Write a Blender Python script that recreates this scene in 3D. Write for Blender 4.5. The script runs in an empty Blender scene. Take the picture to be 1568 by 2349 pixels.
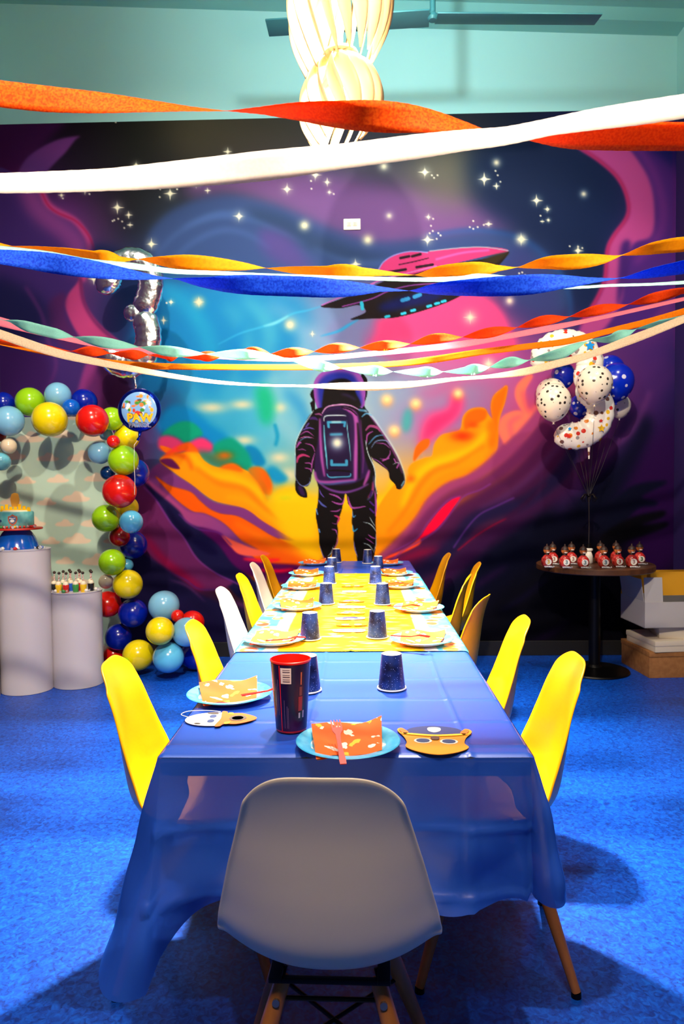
import bpy, bmesh, math, random
import numpy as np
from mathutils import Vector, Matrix

# ------------------------------------------------------------------ camera, world, lights
SC = bpy.context.scene
COL = SC.collection
F = 1655.0; CX, CY = 784.0, 1174.5
CAMZ = 1.29
YAW, PITCH, ROLL = math.radians(1.477), math.radians(2.252), 0.0104
def _basis():
    f0 = Vector((-math.sin(YAW)*math.cos(PITCH), math.cos(YAW)*math.cos(PITCH), -math.sin(PITCH)))
    r0 = Vector((math.cos(YAW), math.sin(YAW), 0))
    u0 = r0.cross(f0)
    r = r0*math.cos(ROLL) - u0*math.sin(ROLL)
    u = r0*math.sin(ROLL) + u0*math.cos(ROLL)
    return r, u, f0
CR, CU, CF = _basis()
cam = bpy.data.cameras.new('camera'); camo = bpy.data.objects.new('camera', cam); COL.objects.link(camo)
cam.sensor_fit = 'VERTICAL'; cam.sensor_height = 36.0; cam.sensor_width = 24.0; cam.lens = F/2349*36
m = Matrix((CR, CU, -CF)).transposed().to_4x4(); m.translation = (0, 0, CAMZ)
camo.matrix_world = m
cam.clip_start = 0.02
cam.dof.use_dof = True; cam.dof.focus_distance = 1.95; cam.dof.aperture_fstop = 9.0
SC.camera = camo
SC.view_settings.view_transform = 'Standard'
SC.view_settings.look = 'None'
SC.view_settings.gamma = 1
SC.view_settings.use_curve_mapping = False
SC.view_settings.exposure = 0.0
W = bpy.data.worlds.new('world'); SC.world = W; W.use_nodes = True
W.node_tree.nodes['Background'].inputs[0].default_value = (0.35, 0.45, 0.6, 1)
W.node_tree.nodes['Background'].inputs[1].default_value = 0.05

def lamp(name, kind, loc, power, color, radius=0.05, target=None, angle=60, blend=0.5):
    l = bpy.data.lights.new(name, kind); l.energy = power; l.color = color
    l.shadow_soft_size = radius
    if kind == 'SPOT':
        l.spot_size = math.radians(angle); l.spot_blend = blend
    o = bpy.data.objects.new(name, l); COL.objects.link(o); o.location = loc
    if target is not None:
        d = Vector(target) - Vector(loc)
        o.rotation_euler = d.to_track_quat('-Z', 'Y').to_euler()
    return o
WARM = (1.0, 0.85, 0.66); NEUT = (1.0, 0.90, 0.76); COOL = (0.86, 0.94, 1.0)
PEND = Vector((-0.13, 3.043, 3.1))
# pendant bulbs: a downlight in the lower tier and a bare glow in each tier
lamp('pendant_downlight', 'SPOT', (PEND.x, PEND.y, 2.70), 1900, WARM, 0.06, (PEND.x, PEND.y, 0), 84, 0.85)
# ceiling track spots washing the mural
lamp('track_and_fill_spot', 'SPOT', (-1.5, 2.609, 4.5), 300, NEUT, 0.05, (-1.4, 5.362, 2.0), 75, 0.9)
lamp('track_and_fill_spot', 'SPOT', (0.1, 3.45, 4.5), 130, NEUT, 0.05, (-0.1, 5.362, 1.9), 70, 0.9)
lamp('track_and_fill_spot', 'SPOT', (1.6, 2.609, 4.5), 240, NEUT, 0.05, (1.3, 5.362, 2.2), 65, 0.9)
lamp('track_and_fill_spot', 'SPOT', (0.0, 2.9, 3.9), 190, (0.86, 0.97, 1.0), 0.08, (0.2, 5.362, 4.5), 95, 1.0)  # extra cool fill, added to brighten the teal wall above the mural
# downlights over the near table and the floor on either side
lamp('downlight', 'SPOT', (0.25, 2.101, 4.4), 430, NEUT, 0.05, (0.05, 1.993, 0), 38, 0.7)
lamp('downlight', 'SPOT', (1.2, 1.449, 4.4), 70, COOL, 0.05, (1.3, 2.101, 0), 62, 0.9)
lamp('downlight', 'SPOT', (-1.2, 1.739, 4.4), 85, COOL, 0.05, (-1.4, 2.319, 0), 66, 0.9)
# warm fill panel added above and behind the camera to light the foreground
l = bpy.data.lights.new('added_fill_panel', 'AREA'); l.shape = 'RECTANGLE'; l.size = 1.2; l.size_y = 0.5; l.energy = 92; l.color = (1.0, 0.76, 0.54)
o = bpy.data.objects.new('added_fill_panel', l); COL.objects.link(o); o.location = (-0.1, -0.3, 3.9)
o.rotation_euler = (Vector((0, 2.0, 1.2))-Vector((-0.1, -0.3, 3.9))).to_track_quat('-Z', 'Y').to_euler()

# unseen fill spot added above the camera to brighten the hanging streamers
lamp('track_and_fill_spot', 'SPOT', (-0.3, -0.290, 3.7), 760, (1.0, 0.84, 0.66), 0.05, (0, 2.898, 1.95), 60, 0.2)
# ------------------------------------------------------------------ helpers
def ray(px, py):
    return CF + CR*((px-CX)/F) + CU*((CY-py)/F)
def at(px, py, Y):
    d = ray(px, py); t = Y/d.y
    return Vector((0, 0, CAMZ)) + d*t
def atz(px, py, z):
    d = ray(px, py); t = (z-CAMZ)/d.z
    return Vector((0, 0, CAMZ)) + d*t
def pxm(Y): return F/Y

def s2l(c):
    c = np.asarray(c, float)/255.0
    return np.where(c <= 0.04045, c/12.92, ((c+0.055)/1.055)**2.4)
def rgb(*c):
    v = s2l(c); return (float(v[0]), float(v[1]), float(v[2]), 1.0)

_M = {}
def mat(name, col=(200,200,200), rough=0.5, metal=0.0, spec=0.5, trans=0.0, coat=0.0, sub=0.0, noise=None, bump=None, emit=None, transp=0.0, transl=0.0):
    if name in _M: return _M[name]
    M = bpy.data.materials.new(name); M.use_nodes = True
    nt = M.node_tree; b = nt.nodes['Principled BSDF']
    c = rgb(*col)
    b.inputs['Base Color'].default_value = c
    b.inputs['Roughness'].default_value = rough
    b.inputs['Metallic'].default_value = metal
    b.inputs['Specular IOR Level'].default_value = spec
    if trans: b.inputs['Transmission Weight'].default_value = trans
    if coat: b.inputs['Coat Weight'].default_value = coat; b.inputs['Coat Roughness'].default_value = 0.08
    if sub:
        b.inputs['Subsurface Weight'].default_value = sub
        b.inputs['Subsurface Radius'].default_value = (0.02, 0.02, 0.02)
    if emit:
        b.inputs['Emission Color'].default_value = rgb(*emit[0]); b.inputs['Emission Strength'].default_value = emit[1]
    tc = None
    if noise or bump:
        tc = nt.nodes.new('ShaderNodeTexCoord')
    if noise:   # (scale, second colour, low, high[, stretch])
        n = nt.nodes.new('ShaderNodeTexNoise'); n.inputs['Scale'].default_value = noise[0]; n.inputs['Detail'].default_value = 4
        mp = nt.nodes.new('ShaderNodeMapping'); nt.links.new(tc.outputs['Object'], mp.inputs[0]); nt.links.new(mp.outputs[0], n.inputs['Vector'])
        if len(noise) > 4: mp.inputs['Scale'].default_value = noise[4]
        r = nt.nodes.new('ShaderNodeValToRGB'); nt.links.new(n.outputs[0], r.inputs[0])
        r.color_ramp.elements[0].position = noise[2]; r.color_ramp.elements[1].position = noise[3]
        r.color_ramp.elements[0].color = c; r.color_ramp.elements[1].color = rgb(*noise[1])
        nt.links.new(r.outputs[0], b.inputs['Base Color'])
    if bump:    # (scale, strength, distance)
        n = nt.nodes.new('ShaderNodeTexNoise'); n.inputs['Scale'].default_value = bump[0]; n.inputs['Detail'].default_value = 3
        nt.links.new(tc.outputs['Object'], n.inputs['Vector'])
        bp = nt.nodes.new('ShaderNodeBump'); bp.inputs['Strength'].default_value = bump[1]; bp.inputs['Distance'].default_value = bump[2]
        nt.links.new(n.outputs[0], bp.inputs['Height']); nt.links.new(bp.outputs[0], b.inputs['Normal'])
    out = nt.nodes['Material Output']
    last = b.outputs[0]
    if transl:
        t = nt.nodes.new('ShaderNodeBsdfTranslucent'); t.inputs[0].default_value = c
        mx = nt.nodes.new('ShaderNodeMixShader'); mx.inputs[0].default_value = transl
        nt.links.new(last, mx.inputs[1]); nt.links.new(t.outputs[0], mx.inputs[2]); last = mx.outputs[0]
    if transp:
        t = nt.nodes.new('ShaderNodeBsdfTransparent')
        mx = nt.nodes.new('ShaderNodeMixShader'); mx.inputs[0].default_value = transp
        nt.links.new(last, mx.inputs[1]); nt.links.new(t.outputs[0], mx.inputs[2]); last = mx.outputs[0]
    nt.links.new(last, out.inputs[0])
    _M[name] = M
    return M
def vmat(name, rough=0.5, spec=0.5, coat=0.0, bump=None):
    M = mat(name, (128,128,128), rough, spec=spec, coat=coat, bump=bump)
    nt = M.node_tree
    if not any(n.type == 'ATTRIBUTE' for n in nt.nodes):
        a = nt.nodes.new('ShaderNodeAttribute'); a.attribute_name = 'paint'
        nt.links.new(a.outputs['Color'], nt.nodes['Principled BSDF'].inputs['Base Color'])
    return M
def dotmat(name, base, dots, scale, size, rough=0.3, metal=0.0, rnd=1.0, coat=0.0):
    """printed dots: voronoi cells, dots = list of colours picked per cell"""
    M = mat(name, base, rough, metal, coat=coat)
    nt = M.node_tree; b = nt.nodes['Principled BSDF']
    tc = nt.nodes.new('ShaderNodeTexCoord')
    v = nt.nodes.new('ShaderNodeTexVoronoi'); v.inputs['Scale'].default_value = scale; v.inputs['Randomness'].default_value = rnd
    nt.links.new(tc.outputs['Object'], v.inputs['Vector'])
    r = nt.nodes.new('ShaderNodeValToRGB'); r.color_ramp.interpolation = 'CONSTANT'
    els = r.color_ramp.elements
    n = len(dots)
    els[0].position = 0; els[0].color = rgb(*dots[0])
    els[1].position = 1.0/n if n > 1 else 0.999; els[1].color = rgb(*dots[1 % n])
    for i in range(2, n):
        e = els.new(i/n); e.color = rgb(*dots[i])
    sx = nt.nodes.new('ShaderNodeSeparateColor'); nt.links.new(v.outputs['Color'], sx.inputs[0]); nt.links.new(sx.outputs[0], r.inputs[0])
    lt = nt.nodes.new('ShaderNodeMath'); lt.operation = 'LESS_THAN'; lt.inputs[1].default_value = size
    nt.links.new(v.outputs['Distance'], lt.inputs[0])
    mx = nt.nodes.new('ShaderNodeMix'); mx.data_type = 'RGBA'
    nt.links.new(lt.outputs[0], mx.inputs[0]); mx.inputs[6].default_value = rgb(*base); nt.links.new(r.outputs[0], mx.inputs[7])
    nt.links.new(mx.outputs[2], b.inputs['Base Color'])
    return M

def obj(name, bm, m, parent=None, smooth=True, loc=None, rot=None):
    me = bpy.data.meshes.new(name)
    bmesh.ops.recalc_face_normals(bm, faces=bm.faces)
    bm.to_mesh(me); bm.free()
    for mm in (m if isinstance(m, (list, tuple)) else [m]): me.materials.append(mm)
    if smooth:
        me.polygons.foreach_set('use_smooth', [True]*len(me.polygons))
        if smooth != 'all':
            try: me.set_sharp_from_angle(angle=math.radians(38))
            except Exception: pass
    o = bpy.data.objects.new(name, me); COL.objects.link(o)
    if parent is not None: o.parent = parent
    if loc is not None: o.location = loc
    if rot is not None: o.rotation_euler = rot
    return o
def tag(o, label=None, cat=None, group=None, kind=None):
    if label: o['label'] = label
    if cat: o['category'] = cat
    if group: o['group'] = group
    if kind: o['kind'] = kind
    return o
def thing(name, label, cat, loc=(0,0,0), rz=0, group=None):
    o = bpy.data.objects.new(name, None); o.empty_display_size = 0.05; COL.objects.link(o)
    o.location = loc; o.rotation_euler = (0, 0, rz)
    return tag(o, label, cat, group)
def dup(root, loc, rz, label, group=None):
    r = root.copy(); COL.objects.link(r); r.location = loc; r.rotation_euler = (0, 0, rz); r['label'] = label
    if group: r['group'] = group
    for ch in list(root.children):
        c = ch.copy(); COL.objects.link(c); c.parent = r
        for g in list(ch.children):
            d = g.copy(); COL.objects.link(d); d.parent = c
    return r
def struct(name, bm, m, parent=None, smooth=False, label=None):
    o = obj(name, bm, m, parent, smooth)
    if parent is None: o['kind'] = 'structure'
    if label: o['label'] = label
    return o

def box(bm, x0, x1, y0, y1, z0, z1, bev=0.0, mx=None, mi=0):
    r = bmesh.ops.create_cube(bm, size=1)
    vs = r['verts']
    for v in vs:
        v.co = Vector(((x0+x1)/2+v.co.x*(x1-x0), (y0+y1)/2+v.co.y*(y1-y0), (z0+z1)/2+v.co.z*(z1-z0)))
    fs = set(f for v in vs for f in v.link_faces)
    for f in fs: f.material_index = mi
    if bev:
        es = list(set(e for v in vs for e in v.link_edges))
        r = bmesh.ops.bevel(bm, geom=es, offset=bev, segments=2, affect='EDGES', profile=0.6)
        vs = list(set(v for f in r['faces'] for v in f.verts) | set(v for v in vs if v.is_valid))
    if mx is not None:
        for v in vs: v.co = mx @ v.co
    return vs
def tube(bm, pts, rad, seg=10, cap=True):
    pts = [Vector(p) for p in pts]; n = len(pts)
    if not isinstance(rad, (list, tuple)): rad = [rad]*n
    rings = []; up = None
    for i in range(n):
        t = (pts[min(i+1, n-1)] - pts[max(i-1, 0)]).normalized()
        if up is None:
            a = Vector((0,0,1)) if abs(t.z) < 0.9 else Vector((1,0,0))
            up = (a - t*a.dot(t)).normalized()
        else:
            up = (up - t*up.dot(t)); up = up.normalized() if up.length > 1e-6 else t.orthogonal().normalized()
        sd = t.cross(up)
        rings.append([bm.verts.new(pts[i] + (up*math.cos(2*math.pi*k/seg) + sd*math.sin(2*math.pi*k/seg))*rad[i]) for k in range(seg)])
    for i in range(n-1):
        for k in range(seg):
            bm.faces.new((rings[i][k], rings[i][(k+1)%seg], rings[i+1][(k+1)%seg], rings[i+1][k]))
    if cap:
        bm.faces.new(rings[0]); bm.faces.new(rings[-1][::-1])
def lathe(bm, prof, seg=32, c=(0,0,0), mi=0, mis=None):
    """prof: list of (r, z)"""
    c = Vector(c); rings = []
    for r, z in prof:
        if r < 1e-6: rings.append([bm.verts.new(c+Vector((0,0,z)))])
        else: rings.append([bm.verts.new(c+Vector((r*math.cos(2*math.pi*k/seg), r*math.sin(2*math.pi*k/seg), z))) for k in range(seg)])
    for i in range(len(rings)-1):
        a, b = rings[i], rings[i+1]
        mm = mis[i] if mis else mi
        for k in range(seg):
            k2 = (k+1) % seg
            if len(a) == 1 and len(b) == 1: continue
            if len(a) == 1: f = bm.faces.new((a[0], b[k], b[k2]))
            elif len(b) == 1: f = bm.faces.new((a[k], a[k2], b[0]))
            else: f = bm.faces.new((a[k], a[k2], b[k2], b[k]))
            f.material_index = mm
def prism(bm, pts, z0, z1, mi=0):
    a = [bm.verts.new((x, y, z0)) for x, y in pts]; b = [bm.verts.new((x, y, z1)) for x, y in pts]
    n = len(pts)
    fs = [bm.faces.new(a[::-1]), bm.faces.new(b)]
    for i in range(n): fs.append(bm.faces.new((a[i], a[(i+1)%n], b[(i+1)%n], b[i])))
    for f in fs: f.material_index = mi
    return a+b
def text_mesh(bm, s, size, M4, depth=0.001, bold=0.0, mi=0):
    cu = bpy.data.curves.new('t', 'FONT'); cu.body = s; cu.size = size; cu.extrude = depth; cu.offset = bold
    cu.align_x = 'CENTER'; cu.align_y = 'CENTER'
    o = bpy.data.objects.new('t', cu); COL.objects.link(o)
    dg = bpy.context.evaluated_depsgraph_get()
    me = bpy.data.meshes.new_from_object(o.evaluated_get(dg))
    me.transform(M4); n0 = len(bm.faces)
    bm.from_mesh(me); bm.faces.ensure_lookup_table()
    for f in bm.faces[n0:]: f.material_index = mi
    bpy.data.objects.remove(o); bpy.data.curves.remove(cu); bpy.data.meshes.remove(me)

def cr(pts, closed=False, n=8):
    """Catmull-Rom through pts (numpy N x k)"""
    P = np.asarray(pts, float); N = len(P); out = []
    rng_ = range(N) if closed else range(N-1)
    for i in rng_:
        if closed: p0, p1, p2, p3 = P[(i-1)%N], P[i], P[(i+1)%N], P[(i+2)%N]
        else: p0, p1, p2, p3 = P[max(i-1,0)], P[i], P[i+1], P[min(i+2,N-1)]
        for k in range(n):
            t = k/n
            out.append(0.5*((2*p1)+(-p0+p2)*t+(2*p0-5*p1+4*p2-p3)*t*t+(-p0+3*p1-3*p2+p3)*t**3))
    if not closed: out.append(P[-1])
    return np.array(out)

class Paint:
    """a small raster painter; the finished colours go onto a dense mesh as its own paint"""
    def __init__(s, x0, y0, x1, y1, base=(128,128,128), res=1.0):
        s.x0, s.y0, s.res = x0, y0, res
        s.w = int((x1-x0)*res); s.h = int((y1-y0)*res)
        s.a = np.zeros((s.h, s.w, 3), np.float32) + np.array(base, np.float32)
    def grid(s, xs, ys, cols):
        xs = (np.array(xs, float)-s.x0)*s.res; ys = (np.array(ys, float)-s.y0)*s.res
        C = np.array(cols, float)
        X = np.arange(s.w); Y = np.arange(s.h)
        tmp = np.zeros((len(ys), s.w, 3))
        for j in range(len(ys)):
            for c in range(3): tmp[j,:,c] = np.interp(X, xs, C[j,:,c])
        for c in range(3):
            for i in range(s.w): s.a[:,i,c] = np.interp(Y, ys, tmp[:,i,c])
        for c in range(3): s.a[:,:,c] = s._blur(s.a[:,:,c], 18*s.res)
    @staticmethod
    def _blur(m, sig):
        r = max(1, int(sig*1.0))
        for _ in range(3):
            for ax in (0, 1):
                p = np.pad(m, [(r+1, r) if k == ax else (0, 0) for k in (0, 1)], mode='edge')
                cs = np.cumsum(p, axis=ax, dtype=np.float64)
                if ax == 0: m = (cs[2*r+1:] - cs[:-2*r-1])/(2*r+1)
                else: m = (cs[:, 2*r+1:] - cs[:, :-2*r-1])/(2*r+1)
        return m
    def _apply(s, m, bx, by, col, alpha, col2=None, g=None):
        h, w = m.shape
        X0, Y0 = max(bx, 0), max(by, 0); X1, Y1 = min(bx+w, s.w), min(by+h, s.h)
        if X1 <= X0 or Y1 <= Y0: return
        mm = (m[Y0-by:Y1-by, X0-bx:X1-bx]*alpha)[..., None]
        c = np.array(col, float)
        if col2 is not None:
            yy, xx = np.mgrid[Y0:Y1, X0:X1]
            (ax, ay), (bx_, by_) = g
            ax, ay, bx_, by_ = (ax-s.x0)*s.res, (ay-s.y0)*s.res, (bx_-s.x0)*s.res, (by_-s.y0)*s.res
            d2 = (bx_-ax)**2+(by_-ay)**2
            t = np.clip(((xx-ax)*(bx_-ax)+(yy-ay)*(by_-ay))/d2, 0, 1)[..., None]
            c = c*(1-t)+np.array(col2, float)*t
        s.a[Y0:Y1, X0:X1] = s.a[Y0:Y1, X0:X1]*(1-mm)+c*mm
    def poly(s, pts, col, blur=0.7, alpha=1.0, smooth=True, col2=None, g=None):
        P = cr(pts, True, 6) if smooth else np.array(pts, float)
        P = (P-np.array([s.x0, s.y0]))*s.res; blur = blur*s.res
        pad = int(blur*3+3); SS = 3
        bx = int(P[:,0].min())-pad; by = int(P[:,1].min())-pad
        w = int(P[:,0].max())+pad-bx+1; h = int(P[:,1].max())+pad-by+1
        acc = np.zeros((h, w), np.float64)
        x1 = P[:,0]-bx; y1 = P[:,1]-by; x2 = np.roll(x1, -1); y2 = np.roll(y1, -1)
        xs = np.arange(w)
        for j in range(h):
            for k in range(SS):
                yy = j+(k+0.5)/SS-0.5
                c = (y1 <= yy) != (y2 <= yy)
                if not c.any(): continue
                xi = np.sort(x1[c]+(yy-y1[c])*(x2[c]-x1[c])/(y2[c]-y1[c]))
                for a, b in zip(xi[0::2], xi[1::2]):
                    acc[j] += np.clip(np.minimum(xs+0.5, b)-np.maximum(xs-0.5, a), 0, 1)/SS
        if blur >= 0.9: acc = s._blur(acc, blur)
        s._apply(np.clip(acc, 0, 1), bx, by, col, alpha, col2, g)
    def line(s, pts, col, w=3, blur=0.8, alpha=1.0, taper=0.0, smooth=True):
        P = cr(pts, False, 6) if (smooth and len(pts) > 2) else np.array(pts, float)
        P = (P-np.array([s.x0, s.y0]))*s.res; w = w*s.res; blur = blur*s.res
        pad = int(w+blur*3+3)
        bx = int(P[:,0].min())-pad; by = int(P[:,1].min())-pad
        ww = int(P[:,0].max())+pad-bx+1; hh = int(P[:,1].max())+pad-by+1
        out = np.zeros((hh, ww)); n = len(P)
        for i in range(n-1):
            ax, ay = P[i]-[bx, by]; cx, cy = P[i+1]-[bx, by]
            t0 = (i+0.5)/(n-1)
            r = w/2*(1-taper*abs(2*t0-1)**1.5)
            q = int(r+blur+3)
            X0 = max(0, int(min(ax, cx))-q); X1 = min(ww, int(max(ax, cx))+q+1)
            Y0 = max(0, int(min(ay, cy))-q); Y1 = min(hh, int(max(ay, cy))+q+1)
            if X1 <= X0 or Y1 <= Y0: continue
            yy, xx = np.mgrid[Y0:Y1, X0:X1]
            dx, dy = cx-ax, cy-ay; L = dx*dx+dy*dy+1e-9
            t = np.clip(((xx-ax)*dx+(yy-ay)*dy)/L, 0, 1)
            d = np.hypot(xx-ax-t*dx, yy-ay-t*dy)
            m = np.clip(r+0.5-d, 0, 1)
            out[Y0:Y1, X0:X1] = np.maximum(out[Y0:Y1, X0:X1], m)
        if blur >= 0.9: out = s._blur(out, blur)
        s._apply(out, bx, by, col, alpha)
    def blob(s, x, y, rx, ry, col, soft=1.0, alpha=1.0):
        X, Y = (x-s.x0)*s.res, (y-s.y0)*s.res; rx *= s.res; ry *= s.res
        R = int(max(rx, ry)*2.4)+3
        bx, by = int(X)-R, int(Y)-R
        yy, xx = np.mgrid[0:2*R+1, 0:2*R+1]
        d = np.hypot((xx+bx-X)/rx, (yy+by-Y)/ry)
        m = np.exp(-(d**2)*1.6) if soft >= 1 else np.clip((1-d)*min(rx, ry)/max(soft*min(rx, ry), 0.7)+0.5, 0, 1)
        s._apply(m, bx, by, col, alpha)
    def star(s, x, y, r, col=(240,240,215), glow=0.5):
        if glow: s.blob(x, y, r*1.1, r*1.1, (190,195,180), 1.0, glow)
        X, Y = (x-s.x0)*s.res, (y-s.y0)*s.res; R = int(r*s.res*1.2)+3
        bx, by = int(X)-R, int(Y)-R
        yy, xx = np.mgrid[0:2*R+1, 0:2*R+1]
        dx = np.abs(xx+bx-X)/(r*s.res); dy = np.abs(yy+by-Y)/(r*s.res)
        v = np.sqrt(dx)+np.sqrt(dy)
        m = np.clip((1.08-v)*4, 0, 1)
        s._apply(m, bx, by, col, 1.0)
    def sample(s, px, py):
        X = np.clip((np.asarray(px)-s.x0)*s.res, 0, s.w-1.001); Y = np.clip((np.asarray(py)-s.y0)*s.res, 0, s.h-1.001)
        xi = X.astype(int); yi = Y.astype(int); fx = (X-xi)[..., None]; fy = (Y-yi)[..., None]
        a = s.a
        v = (a[yi, xi]*(1-fx)+a[yi, xi+1]*fx)*(1-fy)+(a[yi+1, xi]*(1-fx)+a[yi+1, xi+1]*fx)*fy
        return s2l(np.clip(v, 0, 255))

def grid_mesh(name, V, cols, m, parent=None, smooth=True):
    """V: (ny, nx, 3) positions, cols (ny, nx, 3) linear colours or None"""
    ny, nx = V.shape[:2]
    me = bpy.data.meshes.new(name)
    idx = np.arange(ny*nx).reshape(ny, nx)
    q = np.stack([idx[:-1,:-1], idx[:-1,1:], idx[1:,1:], idx[1:,:-1]], -1).reshape(-1)
    nf = (ny-1)*(nx-1)
    me.vertices.add(ny*nx); me.vertices.foreach_set('co', V.reshape(-1).astype(np.float32))
    me.loops.add(nf*4); me.loops.foreach_set('vertex_index', q.astype(np.int32))
    me.polygons.add(nf); me.polygons.foreach_set('loop_start', np.arange(0, nf*4, 4, dtype=np.int32))
    me.update(calc_edges=True)
    if cols is not None:
        at_ = me.color_attributes.new('paint', 'FLOAT_COLOR', 'POINT')
        c4 = np.ones((ny*nx, 4), np.float32); c4[:, :3] = cols.reshape(-1, 3)
        at_.data.foreach_set('color', c4.reshape(-1))
    me.materials.append(m)
    me.polygons.foreach_set('use_smooth', [bool(smooth)]*nf)
    o = bpy.data.objects.new(name, me); COL.objects.link(o)
    if parent is not None: o.parent = parent
    return o
random.seed(7); np.random.seed(7)
# ------------------------------------------------------------------ room shell
XL, XR, YB, YF = -2.68, 2.30, 5.362, -2.2
ZM = 3.96
def ceil_z(x): return 4.56 + (2.3-x)*0.055
teal = mat('teal_wall_paint', (158, 220, 218), 0.75, bump=(40, 0.03, 0.002))
teal_c = mat('teal_ceiling_paint', (118, 186, 184), 0.85)
navy_w = mat('dark_purple_wall_paint', (42, 26, 92), 0.6)
violet_w = mat('violet_wall_paint', (70, 36, 104), 0.6)
M = mat('blue_vinyl_floor', (0, 84, 205), 0.42, spec=0.45)
nt = M.node_tree; b_ = nt.nodes['Principled BSDF']
tc_ = nt.nodes.new('ShaderNodeTexCoord')
n1 = nt.nodes.new('ShaderNodeTexNoise'); n1.inputs['Scale'].default_value = 55; n1.inputs['Detail'].default_value = 4; n1.inputs['Distortion'].default_value = 1.2
n2 = nt.nodes.new('ShaderNodeTexNoise'); n2.inputs['Scale'].default_value = 130; n2.inputs['Detail'].default_value = 2
nt.links.new(tc_.outputs['Object'], n1.inputs['Vector']); nt.links.new(tc_.outputs['Object'], n2.inputs['Vector'])
r1 = nt.nodes.new('ShaderNodeValToRGB'); nt.links.new(n1.outputs[0], r1.inputs[0])
r1.color_ramp.elements[0].position = 0.33; r1.color_ramp.elements[0].color = rgb(0, 44, 135)
r1.color_ramp.elements[1].position = 0.72; r1.color_ramp.elements[1].color = rgb(2, 92, 212)
e = r1.color_ramp.elements.new(0.5); e.color = rgb(0, 68, 180)
r2 = nt.nodes.new('ShaderNodeValToRGB'); nt.links.new(n2.outputs[0], r2.inputs[0])
r2.color_ramp.elements[0].position = 0.27; r2.color_ramp.elements[0].color = rgb(0, 30, 100)
r2.color_ramp.elements[1].position = 0.33; r2.color_ramp.elements[1].color = (1, 1, 1, 1)
mx_ = nt.nodes.new('ShaderNodeMix'); mx_.data_type = 'RGBA'; mx_.blend_type = 'MULTIPLY'; mx_.inputs[0].default_value = 0.7
nt.links.new(r1.outputs[0], mx_.inputs[6]); nt.links.new(r2.outputs[0], mx_.inputs[7]); nt.links.new(mx_.outputs[2], b_.inputs['Base Color'])
nt.links.new(n1.outputs[0], nt.nodes.new('ShaderNodeBump').inputs['Height'])
bp_ = [n for n in nt.nodes if n.type == 'BUMP'][0]; bp_.inputs['Strength'].default_value = 0.05; bp_.inputs['Distance'].default_value = 0.001
nt.links.new(bp_.outputs[0], b_.inputs['Normal'])
floor_m = M

bm = bmesh.new(); box(bm, XL-0.1, XR+0.1, YF-0.1, YB+0.1, -0.1, 0.0); struct('floor', bm, floor_m)
bm = bmesh.new(); box(bm, XL, XR, YB, YB+0.1, 0.0, 5.2); wall_back = struct('wall_back', bm, teal)
bm = bmesh.new(); box(bm, XL-0.1, XL, YF, YB+0.1, 0.0, ZM); struct('wall_left', bm, violet_w)
bm = bmesh.new(); box(bm, XL-0.1, XL, YF, YB+0.1, ZM, 5.2); struct('wall_left_upper', bm, teal)
bm = bmesh.new(); box(bm, XR, XR+0.1, YF, YB+0.1, 0.0, ZM); struct('wall_right', bm, navy_w)
bm = bmesh.new(); box(bm, XR, XR+0.1, YF, YB+0.1, ZM, 5.2); struct('wall_right_upper', bm, teal)
bm = bmesh.new(); box(bm, XL-0.1, XR+0.1, YF-0.1, YF, 0.0, 5.2); struct('wall_front', bm, teal)
bm = bmesh.new()
vs = [bm.verts.new(p) for p in ((XL, YF, ceil_z(XL)), (XR, YF, ceil_z(XR)), (XR, YB, ceil_z(XR)), (XL, YB, ceil_z(XL)),
      (XL, YF, 5.3), (XR, YF, 5.3), (XR, YB, 5.3), (XL, YB, 5.3))]
for f in ((0,1,2,3), (7,6,5,4), (0,4,5,1), (1,5,6,2), (2,6,7,3), (3,7,4,0)): bm.faces.new([vs[i] for i in f])
struct('ceiling', bm, teal_c)
# shallow soffit running along the top of the back wall at the right
bm = bmesh.new()
for y0, y1 in ((YB-0.16, YB),):
    a = [bm.verts.new((x, y, z)) for x, z0 in ((-0.1, ceil_z(-0.1)), (XR, ceil_z(XR))) for y in (y0, y1) for z in (z0-0.09, z0+0.01)]
    for f in ((0,1,3,2), (4,6,7,5), (0,4,5,1), (2,3,7,6), (0,2,6,4), (1,5,7,3)): bm.faces.new([a[i] for i in f])
struct('trim_1', bm, teal_c)
bm = bmesh.new(); box(bm, XL, XR, YB-0.018, YB-0.004, 0.0, 0.11, 0.003); struct('baseboard_back', bm, mat('black_rubber', (12,11,14), 0.5))
bm = bmesh.new(); box(bm, XR-0.014, XR-0.001, YF, YB-0.02, 0.0, 0.11, 0.003); struct('baseboard_right', bm, _M['black_rubber'])
bm = bmesh.new(); box(bm, XL+0.001, XL+0.014, YF, YB-0.02, 0.0, 0.11, 0.003); struct('baseboard_left', bm, _M['black_rubber'])

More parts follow.
